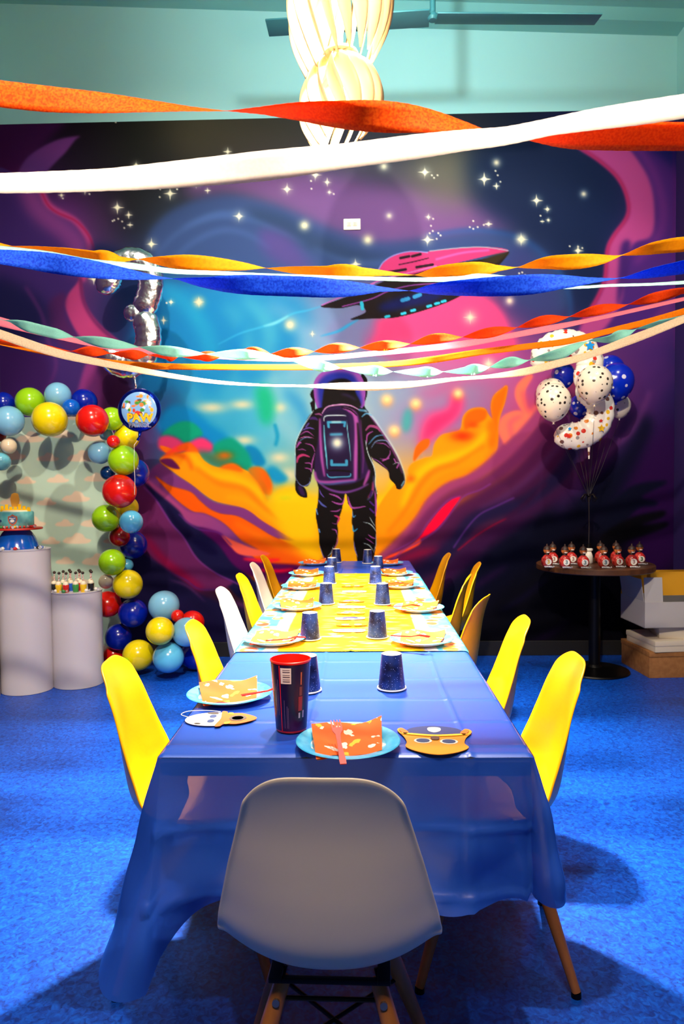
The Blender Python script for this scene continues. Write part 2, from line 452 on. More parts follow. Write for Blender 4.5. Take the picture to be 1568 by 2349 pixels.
# ------------------------------------------------------------------ the mural painted on the back wall
p = Paint(-20, 262, 1580, 1525, (30, 25, 60))
gx = [-20, 150, 300, 450, 600, 750, 900, 1050, 1200, 1350, 1500, 1580]
gy = [270, 400, 500, 600, 700, 800, 900, 1000, 1100, 1200, 1300, 1400, 1520]
gc = [  # mural colours with uneven room light mixed in, darkest near the floor
[(75,25,85),(30,15,35),(35,38,32),(78,75,58),(60,60,55),(60,62,68),(60,62,70),(45,50,60),(25,35,60),(40,40,90),(50,35,100),(30,35,100)],
[(80,30,95),(45,30,60),(32,35,38),(50,50,55),(80,72,90),(75,75,100),(80,82,95),(90,92,85),(50,58,70),(20,45,75),(90,50,120),(40,40,110)],
[(75,60,125),(120,60,140),(38,42,52),(60,80,110),(75,90,125),(90,90,135),(125,95,150),(110,85,130),(60,65,95),(12,42,85),(100,55,130),(75,30,100)],
[(60,50,110),(140,75,145),(50,60,100),(55,95,155),(70,100,165),(70,85,135),(75,85,145),(80,85,140),(60,75,125),(30,45,90),(110,60,140),(80,45,120)],
[(45,40,85),(110,55,125),(20,45,90),(30,145,200),(80,175,210),(120,145,190),(130,110,150),(200,80,140),(90,70,130),(30,50,95),(130,60,135),(70,45,120)],
[(60,35,100),(120,50,120),(30,60,110),(20,140,205),(70,165,210),(125,165,205),(160,140,190),(205,110,160),(150,80,150),(110,60,130),(80,45,120),(45,35,95)],
[(50,30,85),(75,35,100),(70,35,90),(30,150,205),(90,180,210),(140,185,205),(140,165,195),(140,140,180),(190,90,150),(150,70,130),(70,40,110),(30,25,80)],
[(55,25,85),(60,30,90),(100,30,95),(40,155,200),(80,180,210),(130,180,205),(150,160,190),(150,120,180),(180,70,120),(110,50,110),(60,30,95),(25,20,65)],
[(55,25,85),(60,30,90),(90,45,100),(60,160,190),(110,180,200),(190,190,120),(220,180,90),(240,160,10),(140,60,110),(60,30,80),(40,15,70),(20,10,50)],
[(55,25,85),(60,30,80),(75,32,80),(150,80,110),(235,130,0),(248,200,0),(240,150,0),(120,45,90),(55,25,75),(18,14,45),(40,8,65),(15,5,40)],
[(40,20,70),(40,20,70),(40,25,70),(110,40,90),(230,115,0),(230,160,0),(140,40,80),(60,35,85),(14,20,55),(10,8,30),(34,6,55),(12,4,35)],
[(30,20,60),(30,20,60),(30,22,62),(40,28,75),(30,25,70),(60,25,70),(50,20,60),(22,18,52),(10,14,40),(8,6,24),(22,5,40),(8,4,25)],
[(25,18,50),(25,18,50),(20,18,50),(28,20,55),(25,20,55),(30,20,50),(25,15,45),(15,12,38),(10,10,32),(8,5,22),(16,4,32),(8,4,22)]]
p.grid(gx, gy, gc)
# --- night sky and slate-blue swirl
p.poly([(440,400),(700,395),(900,430),(1100,470),(1190,520),(1000,545),(860,552),(760,525),(680,488),(600,458),(520,442),(440,450)], (128,92,150), 16, 0.85)
p.poly([(400,262),(700,262),(700,350),(560,380),(420,370)], (80,78,62), 22, 0.5)
p.poly([(960,340),(1080,340),(1080,470),(960,460)], (118,120,108), 26, 0.6)
p.poly([(340,560),(370,500),(440,462),(520,447),(600,462),(680,492),(760,528),(860,556),(960,550),(1100,532),(1200,548),(1270,600),(1305,690),(1250,720),(1100,650),(960,620),(800,640),(700,620),(560,640),(420,640)], (62,88,140), 7, 0.85)
p.poly([(560,480),(640,490),(740,540),(830,575),(900,590),(820,600),(720,575),(620,530)], (52,76,112), 9, 0.8)
p.poly([(600,525),(660,540),(700,590),(720,615),(650,610),(600,570)], (100,80,150), 10, 0.7)
for pts in ([(350,600),(400,540),(480,500),(560,500),(640,530),(700,560)], [(380,620),(430,565),(500,530),(560,535),(620,570)], [(420,520),(500,490),(580,490)], [(720,570),(800,600),(900,600),(1000,580)]):
    p.line(pts, (88,125,185), 9, 5, 0.5, 0.8)
p.line([(980,540),(1090,528),(1190,545),(1255,592),(1292,640),(1308,700),(1300,760)], (52,100,165), 15, 4, 0.8, 0.6)
p.poly([(1180,560),(1240,600),(1275,660),(1285,740),(1200,740),(1140,660)], (62,68,130), 12, 0.7)
# --- left purple mass with pink rim
p.poly([(-30,262),(150,262),(110,320),(70,370),(40,400),(-30,400)], (72,24,84), 8)
p.poly([(40,400),(62,362),(100,335),(140,318),(183,312),(172,322),(150,350),(125,375),(105,400),(90,450),(30,450)], (122,66,140), 2.5, 1, col2=(88,60,130), g=((100,330),(60,430)))
p.poly([(-30,395),(95,440),(108,466),(130,484),(168,502),(196,528),(212,556),(216,580),(204,615),(186,655),(200,705),(235,750),(300,812),(262,880),(180,940),(-30,960),(-30,700)], (76,52,122), 1.5)
p.line([(60,420),(80,470),(110,500),(150,530),(180,565),(180,610)], (150,78,150), 46, 12, 0.85)
p.line([(96,440),(108,466),(130,484),(168,504),(192,530),(205,558),(204,600),(190,640)], (190,78,142), 14, 3, 0.95)
p.line([(94,438),(110,470),(132,488),(172,506),(200,535),(214,565),(216,580)], (170,48,108), 5, 1.2)
p.poly([(148,700),(156,675),(172,655),(184,645),(192,690),(212,725),(245,760),(292,800),(260,812),(220,800),(190,782),(165,745)], (182,74,134), 2)
p.line([(184,640),(192,692),(218,738),(262,780),(300,815)], (125,50,110), 8, 2)
p.poly([(115,690),(150,672),(150,720),(180,775),(235,830),(180,820),(130,780),(108,730)], (92,46,108), 4)
p.poly([(-30,640),(50,655),(105,700),(112,750),(70,790),(-30,790)], (32,36,84), 14, 0.85)
p.line([(60,660),(95,720),(110,780),(128,830),(118,870),(90,910)], (130,62,135), 6, 3, 0.7)
p.poly([(-30,800),(90,800),(118,850),(90,930),(-30,930)], (68,32,98), 10, 0.8)
p.poly([(200,830),(225,835),(215,870),(190,905),(175,920),(185,870)], (158,68,140), 3, 0.85)
p.poly([(230,830),(300,850),(310,900),(240,950),(225,900)], (58,16,62), 6, 0.9)  # dark patch: shadow of the silver number, painted into the mural
p.poly([(195,890),(220,850),(235,880),(230,940),(200,950)], (112,48,112), 5, 0.8)
# --- cyan sky pocket
p.poly([(352,640),(420,652),(560,668),(690,690),(700,780),(640,850),(560,880),(440,880),(370,900),(340,960),(318,900),(300,820),(320,720)], (30,140,200), 14, 0.85)
p.poly([(210,560),(230,640),(300,700),(345,760),(352,660),(330,600)], (14,40,88), 10, 0.85)
for pts, c in (([(380,660),(430,700),(470,760),(490,840)], (50,180,215)), ([(560,690),(600,720),(620,770),(600,840)], (110,200,215)), ([(620,700),(680,740),(700,800),(660,870)], (150,190,215)),
               ([(520,700),(560,760),(560,830),(520,900)], (90,185,210)), ([(400,820),(430,880),(460,930),(520,960)], (90,180,210)), ([(640,830),(620,900),(640,960),(680,1010)], (165,200,210)), ([(700,760),(760,790),(800,820)], (160,180,210))):
    p.line(pts, c, 34, 12, 0.55, 0.5)
for pts in ([(350,700),(380,780),(400,850),(430,900)], [(560,740),(540,800),(560,860)], [(660,900),(700,950),(705,1000)]):
    p.line(pts, (10,130,205), 22, 9, 0.6, 0.5)
for x, y, rx, ry in ((485,935,44,16), (555,928,34,14), (640,935,20,14), (640,1050,28,16), (560,1010,30,14), (660,1090,28,20)):
    p.blob(x, y, rx, ry, (222,214,178), 1.0, 0.85)
p.poly([(586,892),(612,884),(628,915),(628,950),(616,975),(598,965),(590,930)], (20,182,140), 8, 0.9)
p.line([(630,975),(636,1000),(632,1020)], (20,150,195), 7, 2.5)
p.poly([(366,960),(395,930),(440,940),(480,975),(515,995),(520,1020),(440,1010),(370,990)], (0,140,205), 6, 0.9)
p.poly([(370,1000),(395,975),(425,966),(450,975),(464,998),(430,1015),(395,1012)], (0,165,135), 2)
p.poly([(365,1005),(385,998),(412,1008),(425,1028),(395,1038),(365,1030)], (215,70,130), 3)
p.poly([(430,1020),(455,1004),(475,1008),(492,1028),(470,1042),(440,1038)], (225,65,125), 3)
p.poly([(560,1030),(575,1022),(595,1035),(608,1062),(590,1070),(570,1055)], (0,135,190), 3)
p.poly([(490,1022),(525,1004),(550,1018),(572,1045),(575,1075),(540,1080),(500,1060)], (0,160,135), 3)
p.poly([(450,1035),(490,1040),(560,1075),(580,1110),(520,1085),(470,1060)], (70,130,105), 6)
p.blob(515, 1045, 26, 14, (205,110,20), 1.0, 0.9)
p.poly([(608,1080),(625,1070),(650,1085),(660,1100),(640,1110),(615,1098)], (20,150,200), 4)
# --- left flames
p.poly([(368,1060),(400,1085),(440,1110),(490,1150),(560,1165),(600,1192),(650,1225),(680,1245),(620,1300),(480,1260),(380,1180),(330,1110)], (135,68,138), 2)
p.poly([(366,1022),(400,1042),(430,1034),(452,1036),(470,1058),(500,1072),(545,1072),(585,1092),(604,1122),(620,1160),(680,1180),(760,1230),(740,1300),(640,1300),(640,1230),(600,1196),(560,1166),(490,1148),(440,1112),(400,1085),(366,1055),(400,1036)], (250,160,5), 1.5)
p.poly([(366,1024),(392,1030),(382,1040)], (245,120,10), 1.5)
p.poly([(374,1048),(400,1026),(432,1018),(446,1034),(420,1036),(390,1044)], (250,70,70), 2.5)
p.poly([(405,1030),(430,1014),(448,1026),(455,1038),(430,1034)], (232,100,20), 2.5)
p.line([(372,1052),(400,1042),(430,1052),(440,1075)], (235,105,10), 12, 3, 0.9, 0.5)
p.poly([(366,1056),(390,1052),(405,1064),(412,1076),(390,1072)], (110,30,100), 1.5)
p.line([(440,1045),(480,1085),(540,1100),(590,1130),(630,1180),(680,1210)], (250,192,4), 24, 6, 0.9, 0.4)
p.line([(450,1075),(500,1108),(560,1122),(600,1160),(650,1200),(720,1250)], (240,130,0), 12, 4, 0.9, 0.4)
p.line([(520,1140),(570,1150),(620,1190),(680,1230)], (248,175,5), 10, 4, 0.8, 0.4)
p.poly([(504,1072),(530,1062),(550,1070),(556,1082),(530,1078)], (232,112,8), 2)
p.poly([(568,1078),(592,1070),(612,1084),(624,1110),(622,1135),(606,1132),(590,1108)], (228,108,8), 2, 1, col2=(190,130,40), g=((610,1090),(575,1090)))
p.line([(600,1105),(608,1125),(612,1150)], (170,120,30), 8, 4, 0.7, 0.6)
p.poly([(356,1093),(390,1114),(436,1128),(460,1150),(490,1172),(540,1182),(580,1202),(640,1236),(740,1285),(700,1300),(610,1292),(575,1272),(545,1232),(510,1198),(470,1178),(440,1172),(400,1142)], (238,105,0), 1.5)
p.line([(540,1200),(600,1232),(680,1270),(760,1288)], (242,135,0), 16, 6, 0.8, 0.5)
p.poly([(460,1146),(500,1158),(560,1168),(600,1194),(640,1218),(678,1240),(630,1232),(590,1208),(548,1184),(500,1176)], (136,66,138), 1.5)
p.poly([(336,1100),(380,1132),(430,1172),(470,1180),(510,1202),(545,1234),(592,1262),(560,1256),(520,1240),(480,1214),(430,1204),(380,1166),(345,1130)], (176,82,140), 2, 1, col2=(128,70,145), g=((400,1170),(580,1260)))
p.poly([(330,1108),(370,1138),(410,1172),(430,1200),(480,1218),(505,1232),(540,1290),(600,1350),(640,1400),(560,1380),(500,1322),(455,1285),(425,1240),(395,1205),(360,1160)], (32,28,78), 2)
p.poly([(440,1240),(480,1248),(500,1272),(470,1268)], (16,6,66), 3)
p.poly([(380,1160),(410,1195),(440,1220),(430,1235),(400,1205)], (18,4,60), 3)
p.poly([(455,1212),(500,1220),(520,1238),(560,1275),(600,1290),(700,1300),(700,1340),(600,1330),(540,1300),(500,1250)], (98,10,98), 2)
p.poly([(508,1228),(535,1240),(575,1256),(620,1270),(590,1276),(550,1272),(530,1256)], (242,110,90), 1.5)
p.line([(560,1282),(600,1286),(640,1284)], (250,30,70), 8, 2, 1, 0.5)
p.line([(600,1308),(640,1310),(670,1306)], (250,0,75), 8, 2, 1, 0.5)
p.poly([(316,1112),(352,1140),(380,1180),(395,1208),(420,1235),(450,1280),(490,1315),(535,1335),(500,1352),(450,1352),(420,1330),(380,1305),(345,1275),(318,1230)], (116,46,106), 2)
p.line([(335,1235),(375,1285),(420,1320),(460,1350)], (160,8,72), 16, 6, 0.9, 0.4)
p.line([(330,1118),(356,1145),(392,1200),(420,1232),(450,1280),(490,1312),(534,1334),(556,1345)], (138,66,158), 3, 1)
p.line([(410,1180),(450,1212),(500,1222),(530,1250)], (110,50,140), 2.5, 1)
p.line([(330,1270),(380,1308),(425,1330),(460,1352),(520,1350)], (92,46,130), 2.5, 1)
p.poly([(300,1270),(350,1285),(420,1335),(455,1362),(520,1400),(600,1525),(280,1525)], (36,30,78), 3)
p.line([(390,1330),(430,1345),(470,1380)], (120,60,125), 5, 2, 0.8, 0.8)
p.line([(530,1380),(560,1390),(580,1410)], (120,60,125), 8, 3, 0.8, 0.8)
p.line([(380,1380),(440,1400),(500,1450)], (48,34,90), 20, 8, 0.8, 0.5)
# --- yellow ground behind the figure
p.poly([(618,1150),(640,1120),(690,1118),(720,1140),(870,1140),(900,1100),(930,1100),(980,1130),(930,1230),(880,1292),(740,1296),(660,1240)], (248,198,0), 8)
p.blob(655, 1142, 34, 14, (200,205,30), 1.0, 0.8)
p.poly([(740,1180),(850,1180),(850,1290),(745,1290)], (226,168,0), 10)
# --- right flames
p.blob(985, 960, 80, 50, (190,95,165), 1.0, 0.5)
p.poly([(962,1030),(968,985),(985,955),(1010,945),(1030,935),(1034,905),(1050,895),(1062,920),(1050,955),(1015,985),(985,1010)], (240,58,125), 9)
p.poly([(925,950),(940,935),(945,965),(935,990),(922,985)], (60,175,175), 5, 0.8)
p.line([(960,900),(1000,900),(1050,870),(1100,850)], (205,90,150), 26, 12, 0.7, 0.5)
p.poly([(936,1098),(935,1078),(946,1062),(975,1050),(990,1046),(996,1018),(1012,998),(1035,992),(1055,985),(1062,955),(1080,938),(1108,936),(1118,948),(1130,962),(1126,930),(1132,908),(1150,892),(1163,886),(1158,920),(1146,958),(1142,1000),(1138,1040),(1110,1072),(1066,1094),(1020,1112),(985,1146),(960,1190),(915,1240),(866,1296),(850,1200),(905,1110)], (248,160,2), 1.5)
p.poly([(1132,910),(1150,893),(1163,886),(1156,922),(1143,958),(1138,990),(1130,965),(1126,935)], (226,118,0), 2)
p.poly([(1063,965),(1072,946),(1095,937),(1115,942),(1112,962),(1085,975),(1066,985)], (228,112,0), 2)
p.poly([(948,1058),(952,1028),(968,1010),(984,1008),(982,1024),(965,1040)], (232,112,10), 1.5)
p.blob(1060, 1000, 34, 16, (255,66,0), 1.0, 0.95)
p.blob(1085, 975, 16, 10, (255,80,0), 1.0, 0.8)
p.poly([(1120,965),(1140,970),(1140,1010),(1124,1030),(1116,1000)], (232,125,0), 4, 0.9)
p.line([(1112,995),(1080,1032),(1030,1052),(980,1072),(945,1110),(925,1160)], (250,194,0), 22, 6, 0.95, 0.4)
p.line([(1110,1022),(1050,1060),(1000,1078),(965,1110),(930,1170),(890,1220)], (240,128,0), 11, 4, 0.9, 0.4)
p.line([(1090,1075),(1010,1100),(960,1160),(900,1230),(870,1270)], (238,142,0), 10, 5, 0.8, 0.4)
p.blob(942, 1098, 14, 12, (250,110,10), 1.0, 0.8)
# mauve to navy ribbons sweeping up to the right
p.line([(1150,1060),(1200,1005),(1255,950),(1300,890),(1340,840)], (176,80,130), 60, 10, 0.9, 0.2)
p.poly([(1142,986),(1150,958),(1172,944),(1192,942),(1200,950),(1182,915),(1184,885),(1206,862),(1222,862),(1205,895),(1208,925),(1218,935),(1245,905),(1262,880),(1262,930),(1225,985),(1190,1018),(1160,1022),(1152,1012)], (242,130,108), 2.5)
p.line([(1200,900),(1215,940),(1240,905),(1262,870)], (205,85,125), 14, 5, 0.8, 0.5)
p.line([(1175,1005),(1170,970),(1195,955)], (205,100,125), 10, 4, 0.8, 0.5)
p.line([(862,1296),(915,1245),(960,1196),(990,1150),(1030,1118),(1080,1098),(1140,1052),(1210,985),(1260,920)], (160,72,130), 26, 3, 0.95)
p.line([(880,1300),(945,1235),(990,1178),(1040,1138),(1110,1108),(1175,1060),(1240,990),(1300,910)], (120,48,108), 26, 4, 0.95)
p.line([(900,1300),(980,1240),(1040,1185),(1110,1140),(1190,1090),(1260,1010),(1310,930)], (88,32,88), 34, 6, 0.95)
p.line([(900,1322),(990,1270),(1060,1200),(1130,1160),(1210,1120),(1280,1040),(1330,950)], (78,28,82), 34, 6, 0.95)
p.line([(910,1290),(960,1270),(1010,1262)], (160,14,72), 16, 6, 0.8, 0.5)
p.poly([(1056,1139),(1036,1146),(1010,1168),(985,1200),(960,1234),(950,1242),(990,1222),(1020,1192),(1042,1160)], (255,0,72), 1.2)
p.poly([(962,1236),(930,1258),(890,1275),(880,1284),(915,1272),(960,1250)], (245,85,50), 1.2)
p.line([(1124,1110),(1100,1124),(1064,1138),(1040,1168),(1005,1212),(965,1240),(925,1262),(890,1295)], (134,62,156), 2.8, 1)
p.line([(1056,1138),(1030,1146),(1005,1170),(980,1200),(955,1235),(900,1266)], (134,62,156), 2.5, 1)
p.line([(900,1340),(970,1310),(1040,1250),(1080,1200),(1130,1175),(1210,1150),(1290,1080),(1350,970)], (38,30,78), 34, 6, 0.95)
p.line([(1100,1165),(1170,1130),(1230,1080),(1290,1010),(1330,930)], (98,54,116), 13, 5, 0.85, 0.6)
p.line([(1040,1256),(1070,1212),(1100,1180),(1140,1160),(1178,1142)], (112,60,150), 3, 1)
p.line([(950,1390),(1040,1310),(1100,1250),(1180,1205),(1270,1150),(1360,1090),(1430,1000)], (70,26,80), 36, 7, 0.95)
p.line([(1050,1262),(1090,1230),(1130,1205),(1160,1190)], (150,16,66), 3.5, 1.5)
p.line([(1160,1190),(1210,1150),(1250,1110)], (70,18,70), 8, 4)
p.line([(980,1440),(1100,1330),(1200,1250),(1290,1190),(1380,1130),(1430,1060),(1460,980)], (8,14,46), 74, 10, 0.95)
p.line([(1080,1352),(1120,1325),(1160,1300)], (62,22,80), 14, 6, 0.9, 0.5)
p.line([(1280,1170),(1350,1090),(1420,1020),(1470,930),(1540,850)], (84,44,114), 34, 14, 0.8, 0.3)
p.line([(1340,1100),(1400,1030),(1450,985),(1490,900)], (122,66,132), 12, 5, 0.8, 0.5)
p.line([(1300,1010),(1360,950),(1440,890),(1520,820)], (92,48,122), 26, 12, 0.7, 0.4)
p.poly([(1420,1170),(1450,1080),(1500,1000),(1560,980),(1580,1240),(1480,1330),(1440,1260)], (54,8,82), 16, 0.85)
p.poly([(1360,1200),(1440,1120),(1520,1103),(1522,1112),(1470,1140),(1505,1150),(1500,1160),(1460,1168),(1400,1230)], (12,16,48), 3)
p.poly([(1380,1230),(1440,1190),(1518,1172),(1520,1185),(1470,1205),(1528,1198),(1520,1212),(1450,1236),(1390,1250)], (4,3,20), 3)
p.poly([(1180,1330),(1300,1250),(1420,1240),(1440,1300),(1425,1420),(1400,1525),(1100,1525),(1090,1420)], (6,5,24), 22, 0.95)
p.line([(1180,1490),(1250,1460),(1310,1420)], (38,8,60), 14, 6, 0.8, 0.5)
p.line([(1150,1400),(1200,1370),(1250,1330)], (26,12,70), 8, 5, 0.8, 0.5)
# right pink band
p.poly([(1100,330),(1330,335),(1430,420),(1440,490),(1395,560),(1385,650),(1330,740),(1310,640),(1250,570),(1150,520),(1080,440)], (16,40,82), 22, 0.8)
p.poly([(1325,335),(1375,368),(1415,405),(1437,450),(1440,495),(1408,540),(1393,572),(1388,640),(1368,690),(1330,742),(1310,800),(1420,780),(1520,700),(1568,560),(1580,262),(1450,262),(1330,300)], (84,46,130), 4)
p.poly([(1325,335),(1375,368),(1415,405),(1437,450),(1440,495),(1408,540),(1393,572),(1388,640),(1368,690),(1335,740),(1322,790),(1380,760),(1425,690),(1430,620),(1452,560),(1495,540),(1500,470),(1488,410),(1450,350),(1420,325)], (178,82,150), 3)
p.line([(1460,330),(1500,400),(1520,480),(1510,540),(1460,600)], (112,54,140), 22, 6, 0.9, 0.3)
p.line([(1328,338),(1375,370),(1416,408),(1437,452),(1438,495),(1406,542),(1392,575),(1386,640),(1364,692),(1332,740)], (172,52,112), 9, 2)
p.poly([(1425,560),(1445,555),(1440,610),(1425,680),(1415,700),(1418,620)], (66,38,118), 4, 0.9)
p.poly([(1560,262),(1580,262),(1580,400),(1540,380),(1450,290)], (22,34,104), 10, 0.8)
p.line([(1544,330),(1546,450),(1543,620),(1548,800)], (112,34,112), 3, 2, 0.6)
# pink cloud under the rocket
p.poly([(828,775),(850,740),(900,722),(980,700),(1050,678),(1110,682),(1150,715),(1172,760),(1182,800),(1100,835),(960,815),(860,810)], (226,84,146), 6)
p.poly([(900,790),(1000,790),(1100,810),(1190,830),(1160,870),(1020,860),(900,840)], (188,110,170), 12, 0.8)
p.poly([(760,740),(800,725),(860,735),(840,790),(780,790),(750,770)], (128,135,185), 8, 0.8)
# rocket
p.poly([(735,703),(775,688),(830,668),(880,645),(950,615),(1050,603),(1140,588),(1167,577),(1150,602),(1110,640),(1050,682),(985,708),(910,728),(850,731),(803,733),(838,716),(822,700),(780,707)], (38,28,34), 0.8)
p.poly([(868,622),(882,600),(905,585),(940,576),(975,578),(1010,573),(1080,567),(1140,568),(1166,576),(1120,586),(1060,600),(985,618),(940,630),(900,628)], (202,70,132), 0.8)
p.poly([(870,700),(920,680),(980,668),(1020,664),(1000,690),(940,705),(880,715)], (22,32,98), 5)
p.poly([(1100,600),(1166,578),(1140,604),(1100,640),(1060,650)], (62,54,34), 2)
p.line([(868,618),(880,600),(905,585),(940,577),(980,579)], (150,150,215), 2.5, 0.8)
p.line([(985,576),(1050,569),(1110,567),(1165,575)], (160,170,190), 2.2, 0.8)
p.line([(1000,595),(1060,580),(1120,574)], (190,110,190), 4, 1.5)
for a in (((918,592),(938,588)), ((945,588),(964,583)), ((955,613),(992,607)), ((888,625),(930,618))):
    p.line(a, (46,26,42), 6, 0.8, smooth=False)
p.line([(915,607),(950,600),(982,592)], (60,20,50), 2.5, 0.8)
p.line([(738,700),(775,684),(830,664),(858,650)], (176,112,190), 3, 0.8)
p.line([(785,703),(850,686),(890,668),(940,655),(1000,650)], (150,80,170), 2.5, 0.8)
p.line([(850,652),(880,640),(940,625),(1000,610)], (200,120,190), 3, 0.8)
for a in (((922,689),(936,685)), ((950,681),(963,676))): p.line(a, (60,150,205), 9, 0.8, smooth=False)
p.line([(829,695),(831,708)], (60,190,220), 8, 0.8, smooth=False)
for x, y in ((888,726), (925,719), (947,712), (984,702), (1002,696), (1017,691)): p.line([(x-4,y+1),(x+4,y-1)], (60,195,228), 6, 0.8, smooth=False)
p.line([(735,703),(705,712),(670,720),(640,738),(600,750),(550,765),(500,790)], (70,180,222), 5, 1.2, 0.9, 0.7)
p.line([(660,725),(630,741),(605,748)], (130,210,230), 7, 1.5, 0.8, 0.7)
p.line([(822,733),(800,745),(775,760),(735,771)], (60,170,222), 7, 1.0, 0.95, 0.8)
# --- astronaut, seen from behind
Z = lambda pts: [(640+x/4.894, 820+y/4.894) for x, y in pts]
def ap(pts, c, b=0.8, a=1.0, **k): p.poly(Z(pts), c, b, a, **k)
def al(pts, c, w, b=0.8, a=1.0, t=0.6): p.line(Z(pts), c, w/4.894, b, a, t)
BK = (20,14,20); MV = (160,84,166); PU = (58,30,86); CY_ = (66,152,192); LT = (190,214,224); MG = (176,62,120)
ap([(700,90),(870,120),(960,200),(1000,340),(980,520),(1010,640),(340,640),(340,520),(340,380),(380,230),(480,130)], (190,205,190), 8, 0.35)
ap([(352,395),(385,360),(400,480),(400,640),(380,650),(355,540),(348,510),(375,480),(350,430)], BK)
ap([(920,190),(975,225),(992,290),(985,420),(955,540),(1005,620),(940,620),(930,400)], BK)
ap([(385,330),(402,250),(452,185),(530,143),(660,122),(800,132),(895,180),(945,262),(968,370),(962,460),(935,560),(700,640),(480,620),(405,500)], (150,86,176))
ap([(430,330),(470,240),(560,180),(680,160),(800,180),(870,250),(900,360),(900,560),(500,600),(450,520)], (40,54,160), 3)
ap([(498,590),(490,450),(515,330),(580,265),(670,238),(760,245),(830,300),(860,400),(905,490),(900,560),(700,600)], (24,18,24), 1.5)
al([(700,410),(780,430),(860,480)], (70,55,110), 30, 2, 0.7)
ap([(370,620),(320,680),(270,780),(210,900),(178,1010),(190,1150),(185,1300),(190,1380),(250,1440),(310,1448),(350,1400),(362,1330),(388,1250),(420,1380),(440,1480),(432,1640),(410,1760),(430,1890),(448,2000),(452,2100),(490,2220),(525,2275),(570,2240),(610,2150),(640,2080),(660,1960),(655,1860),(700,1720),(725,1600),(738,1536),(756,1540),(772,1640),(820,1710),(815,1850),(835,1950),(835,2060),(868,2200),(890,2300),(1035,2290),(1078,2160),(1088,2000),(1082,1850),(1092,1650),(1096,1500),(1072,1400),(1082,1290),(1050,1180),(1030,1110),(1060,1150),(1140,1210),(1222,1275),(1242,1360),(1300,1425),(1318,1472),(1370,1476),(1412,1400),(1400,1300),(1350,1170),(1290,1050),(1200,900),(1110,770),(1000,640),(900,560),(480,560)], BK)
ap([(186,1380),(180,1470),(205,1530),(250,1565),(305,1575),(316,1550),(296,1480),(250,1430)], BK)
ap([(210,1450),(250,1450),(290,1530),(280,1558),(235,1530)], PU, 1)
ap([(470,660),(540,570),(700,545),(860,600),(905,700),(925,900),(955,1100),(1010,1280),(1000,1380),(900,1470),(740,1510),(560,1490),(440,1400),(395,1280),(405,1100),(430,950)], (52,26,80), 1)
ap([(430,1400),(560,1430),(760,1430),(900,1390),(1000,1330),(960,1440),(820,1500),(660,1500),(500,1450)], BK, 1)
al([(440,1400),(560,1480),(720,1515),(880,1480),(1000,1420)], (122,72,160), 26, 1, 1, 0.5)
al([(950,1430),(985,1350),(1010,1270)], MV, 34, 1, 1, 0.5)
al([(400,1290),(430,1380),(520,1400),(700,1390),(850,1375)], MV, 30, 1, 1, 0.3)
al([(450,1410),(560,1425),(700,1405),(850,1390)], (80,130,190), 12, 1, 1, 0.4)
al([(455,690),(462,900),(475,1100),(490,1220),(508,1330)], (166,88,170), 30, 1, 1, 0.5)
al([(735,575),(830,620),(865,720),(870,900),(860,1100),(855,1360)], (166,88,170), 50, 1, 1, 0.3)
al([(915,700),(925,900),(945,1100),(935,1300)], (140,70,150), 12, 1, 1, 0.5)
al([(880,740),(895,1000),(900,1350)], BK, 26, 1, 1, 0.3)
al([(480,630),(540,555),(680,530),(800,540),(900,590)], (196,150,204), 16, 0.8, 1, 0.5)
al([(900,590),(980,600)], (90,170,215), 20, 1.5, 1, 0.3)
al([(700,560),(800,590),(870,650)], BK, 16, 0.8, 1, 0.4)
ap([(488,700),(510,620),(640,585),(760,600),(790,720),(800,900),(812,1150),(815,1320),(780,1352),(560,1352),(530,1240),(500,1000)], (38,22,66), 1)
al([(500,715),(510,665),(560,652),(680,648),(750,655)], LT, 12, 0.8, 1, 0.4)
al([(503,760),(512,950),(530,1120),(540,1250)], (100,180,205), 17, 0.8, 1, 0.6)
al([(757,705),(770,850),(790,1000),(803,1160)], (120,190,205), 10, 0.8, 1, 0.6)
al([(538,1310),(570,1345),(700,1340),(790,1335),(802,1305)], (80,160,195), 14, 0.8, 1, 0.2)
al([(558,1270),(680,1270),(790,1280)], BK, 22, 0.8, 1, 0.2)
p.line(Z([(555,780),(548,728),(738,728),(732,770)]), CY_, 5.6, 0.8, smooth=False)
al([(590,725),(690,722)], (190,215,215), 14, 1.5)
al([(580,865),(700,862)], CY_, 28, 0.9, 1, 0)
p.line(Z([(588,1160),(588,1205),(755,1205),(755,1160)]), CY_, 6.4, 0.8, smooth=False)
p.blob(640+650/4.894, 820+960/4.894, 21, 21, (150,185,205), 1.0, 0.9)
p.blob(640+650/4.894, 820+960/4.894, 11, 11, (240,230,205), 1.0, 0.95)
